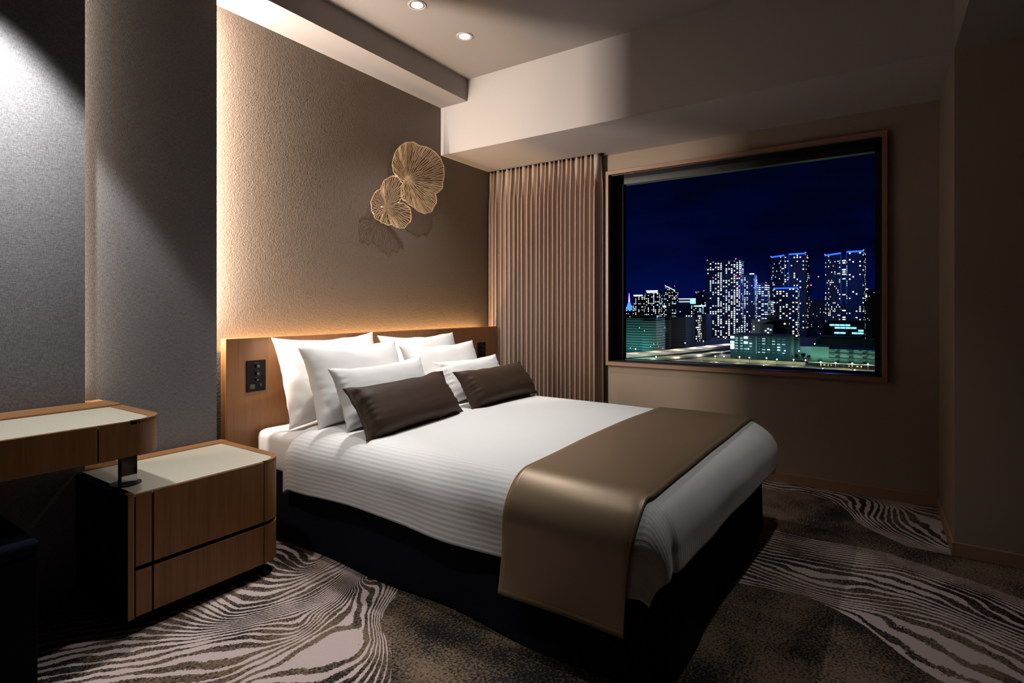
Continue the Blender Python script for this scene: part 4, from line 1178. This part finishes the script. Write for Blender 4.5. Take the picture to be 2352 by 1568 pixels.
# lit yard between the slab and the warehouse
r = tower('shed', 'small bright teal shed in the lit yard beside the warehouse', 575, 60.0, 48.5, -34.4, 8, plain('shed_wall', (0.16, 0.42, 0.44), 0.8), group='low buildings outside the window')
def tree(x, y, h, s, lab):
    r = thing('tree', lab, 'tree', (x, y, GZ), 0, 'trees in the yard')
    bm = bmesh.new(); add_cyl(bm, (x, y, GZ), (x, y, GZ + h*0.5), 0.22, 0.14, 8)
    obj('trunk', bm, M['dark_a'], r)
    bm = bmesh.new()
    rnd = random.Random(int(x*7 + y))
    for k in range(9):
        a = rnd.uniform(0, 6.28)
        add_sphere(bm, (x + math.cos(a)*h*0.16, y + math.sin(a)*h*0.16, GZ + h*rnd.uniform(0.5, 0.9)), h*rnd.uniform(0.13, 0.2), 2)
    for v in bm.verts: v.co += Vector((noise.noise(v.co*2), noise.noise(v.co*2 + Vector((5, 0, 0))), noise.noise(v.co*2 + Vector((0, 7, 0)))))*0.35
    obj('crown', bm, plain('tree_leaves', (0.02, 0.09, 0.035), 0.9), r)
tree(552, 58.6, 5.0, 1, 'dark green tree beside the narrow teal slab')
tree(549, 53.6, 6.0, 1, 'dark green tree in the middle of the lit yard')
tree(545, 49.0, 4.6, 1, 'dark green tree in the lit yard nearest the warehouse')

# roads
M['road'] = plain('pale_road_concrete', (0.30, 0.30, 0.27), 0.75)
M['rail'] = plain('road_parapet', (0.34, 0.36, 0.33), 0.75)
def ribbon_road(name, pts, w, z, kind='structure', side=1.0, mat=None):
    bm = bmesh.new()
    pts = [Vector((p[0], p[1], z if len(p) < 3 else p[2])) for p in pts]
    rows = []
    for i, p in enumerate(pts):
        d = (pts[min(i+1, len(pts)-1)] - pts[max(i-1, 0)]); d.z = 0; d.normalize()
        n = Vector((-d.y, d.x, 0))
        rows.append([p + n*w/2 + Vector((0, 0, side)), p + n*(w/2 - 0.4) + Vector((0, 0, side)), p + n*(w/2 - 0.4), p - n*(w/2 - 0.4), p - n*(w/2 - 0.4) + Vector((0, 0, side)), p - n*w/2 + Vector((0, 0, side)), p - n*w/2 - Vector((0, 0, 1.4)), p + n*w/2 - Vector((0, 0, 1.4)), p + n*w/2 + Vector((0, 0, side))])
    grid_mesh(bm, rows)
    o = obj(name, bm, mat or M['road'])
    o['kind'] = kind
    return o
def arc(p, q, c, n=24):
    p, q, c = Vector(p), Vector(q), Vector(c)
    return [tuple(p*(1-t)**2 + c*2*t*(1-t) + q*t*t) for t in (i/n for i in range(n+1))]
ribbon_road('road', [(400, 202), (448, 185), (478, 174), (508, 164), (564, 151), (606, 144), (650, 133), (760, 108)], 15, -40.0)
ribbon_road('road_ramp', [(405, 190, -43), (449, 172, -43), (496, 152, -43), (546, 137, -43.2), (600, 128, -43.6), (640, 121, -44)], 10, None, side=0.6)
struct('street', box(440, 476, -60, 260, GZ, GZ + 0.08), plain('street_paving', (0.035, 0.06, 0.085), 0.8))
struct('embankment_wall', box(497, 498, 47, 128, GZ, GZ + 2.6), plain('pale_wall', (0.34, 0.33, 0.24), 0.85))
struct('pavement', box(476.5, 497, -40, 128, GZ, GZ + 0.12), plain('pale_paving', (0.10, 0.12, 0.10), 0.85))

def lamp_post(x, y, h, lab):
    r = thing('street_lamp', lab, 'street lamp', (x, y, GZ), 0, 'street lamps below the window')
    bm = bmesh.new(); add_cyl(bm, (0, 0, 0), (0, 0, h), 0.14, 0.09, 8)
    p = obj('post', bm, M['dark_a'], r, world=False)
    bm = bmesh.new(); add_sphere(bm, (0, 0, h + 0.45), 0.55, 2)
    g = obj('lamp_head', bm, M['lamp_head'], r, world=False)
    return r
def city_light(x, y, z, power, color, size=0.4):
    d = bpy.data.lights.new('street_or_fill_light', 'POINT'); d.energy = power; d.color = color; d.shadow_soft_size = size
    o = link(bpy.data.objects.new('street_or_fill_light', d)); o.location = (x, y, z)
rows = [(487, 114.6), (487, 107.5), (490, 95.6), (488, 87.4), (491, 74.8), (482, 65.8), (488, 54.5), (487, 46.0), (477.5, 34.8), (477.5, 25.0), (479, 14.4), (478, 4.6)]
posl = ['first', 'second', 'third', 'fourth', 'fifth', 'sixth', 'seventh', 'eighth', 'ninth', 'tenth', 'eleventh', 'last']
for k, (x, y) in enumerate(rows):
    lamp_post(x, y, 4.6, posl[k] + ' globe lamp from the left in the row along the pale pavement')
    if k % 2 == 0 or k > 7: city_light(x - 1.2, y, GZ + 4.0, 3200, (1.0, 0.92, 0.62))
rows2 = [(452.9, 90.7), (454.7, 71.3), (453.7, 51.5), (456.6, 31.9), (460.0, 12.4)]
for k, (x, y) in enumerate(rows2):
    lamp_post(x, y, 1.5, ['leftmost', 'second from left', 'middle', 'fourth from left', 'rightmost'][k] + ' low lamp on the street nearest the window sill')
for k, (x, y, h) in enumerate([(455, 196, 8), (484, 185, 8), (462, 158, 3.6), (566, 163, 10), (610, 156, 10), (660, 144, 11), (529, 95.5, 9), (530, 66.0, 8.5), (540, 56.0, 8), (572, 46.5, 13)]):
    lamp_post(x, y, h, ['tall lamp at the left end of the highway', 'second tall lamp on the highway by the teal apartments', 'starry low lamp beneath the highway ramp', 'tall lamp at the middle of the highway', 'tall lamp where the highway nears the teal office', 'farthest tall lamp on the highway', 'lamp before the middle of the teal office building', 'lamp at the right corner of the teal office building', 'lamp among the yard trees', 'tall yellow lamp over the lit yard'][k])
TEAL = (0.30, 1.0, 0.82)
for x, y, z, pw, c in [(440, 188, -34, 12600, (1.0, 0.62, 0.5)), (470, 177, -34, 12600, (1.0, 0.66, 0.52)), (500, 167, -34, 13800, (1.0, 0.72, 0.55)), (535, 158, -34, 15600, (1.0, 0.82, 0.62)), (570, 150, -34, 18000, (1.0, 0.9, 0.75)), (605, 144, -34, 21000, (1.0, 0.9, 0.8)), (645, 134, -34, 24000, (0.95, 0.92, 1.0)),
                       (438, 168, -39.5, 7800, (0.45, 1.0, 0.95)), (462, 160, -39.5, 7800, (0.6, 1.0, 0.8)), (490, 147, -39.5, 7200, (1.0, 0.95, 0.7)), (525, 136, -39.5, 7800, (1.0, 0.95, 0.75)), (570, 128, -40, 8400, (0.95, 0.95, 0.85)),
                       (540, 222, -38, 11000, TEAL), (542, 203, -40, 8000, TEAL), (524, 95, -35, 1700, (0.3, 0.95, 1.0)), (524, 66, -35.5, 1700, (0.3, 0.95, 1.0)), (556, 54, -37, 3000, (0.5, 1.0, 0.8)), (562, 50, -37, 2600, (1.0, 0.95, 0.8)),
                       (462, 30, -34, 6500, (0.35, 1.0, 0.78)), (464, 5, -34, 6000, (0.45, 1.0, 0.8)), (478, 38, -36, 1700, TEAL), (486, 20, -42, 1100, (1.0, 0.7, 0.35))]:
    city_light(x, y, z, pw, c, 1.0)

for x, y, z in ((905, 128, 40), (860, 52, 45), (820, 185, 30), (1150, 430, 30)): city_light(x, y, z, 110000, (0.10, 0.22, 1.0), 2.0)  # blue fill added to tint the towers; no such lamps stand there

# ------------------------------------------------------------------ night sky
w = bpy.data.worlds.new('night_sky'); scene.world = w; w.use_nodes = True
nt = w.node_tree; nt.nodes.clear()
N_ = lambda ty: nt.nodes.new(ty)
tc = N_('ShaderNodeTexCoord'); sp = N_('ShaderNodeSeparateXYZ'); nt.links.new(tc.outputs['Generated'], sp.inputs[0])
rp = N_('ShaderNodeValToRGB'); nt.links.new(sp.outputs[2], rp.inputs[0])
els = rp.color_ramp.elements
els[0].position = 0.0; els[0].color = (0.0006, 0.0036, 0.050, 1)
els[1].position = 0.32; els[1].color = (0.0003, 0.0009, 0.006, 1)
e = els.new(0.10); e.color = (0.0004, 0.0020, 0.026, 1)
e = els.new(0.20); e.color = (0.0003, 0.0012, 0.012, 1)
nz = N_('ShaderNodeTexNoise'); nz.inputs['Scale'].default_value = 5.0; nz.inputs['Detail'].default_value = 5; nz.inputs['Distortion'].default_value = 0.6
mp = N_('ShaderNodeMapping'); mp.inputs['Scale'].default_value = (1, 1, 3.2); nt.links.new(tc.outputs['Generated'], mp.inputs[0]); nt.links.new(mp.outputs[0], nz.inputs['Vector'])
rr_ = N_('ShaderNodeMapRange'); rr_.inputs[1].default_value = 0.35; rr_.inputs[2].default_value = 0.7; rr_.inputs[3].default_value = 1.25; rr_.inputs[4].default_value = 0.5
nt.links.new(nz.outputs['Fac'], rr_.inputs[0])
bg = N_('ShaderNodeBackground'); ow = N_('ShaderNodeOutputWorld')
nt.links.new(rp.outputs['Color'], bg.inputs[0]); nt.links.new(rr_.outputs[0], bg.inputs[1]); nt.links.new(bg.outputs[0], ow.inputs[0])

# ------------------------------------------------------------------ camera and view
cd = bpy.data.cameras.new('camera'); cd.sensor_width = 36.0; cd.sensor_fit = 'HORIZONTAL'
cd.lens = 1252.85/2352*36.0
cd.shift_y = -(784.0 - 708.1)/2352
cd.clip_start = 0.05; cd.clip_end = 6000
cam = link(bpy.data.objects.new('camera', cd))
cam.location = (0, 0, 1.0)
cam.rotation_euler = (PI/2, 0, math.radians(33.677 - 90))
scene.camera = cam
scene.view_settings.view_transform = 'Standard'
scene.view_settings.look = 'None'
scene.view_settings.gamma = 1.0
scene.view_settings.use_curve_mapping = False
scene.view_settings.exposure = 0.0
scene.cycles.max_bounces = 8
scene.cycles.diffuse_bounces = 3
scene.cycles.glossy_bounces = 3
scene.cycles.caustics_reflective = False
scene.cycles.caustics_refractive = False
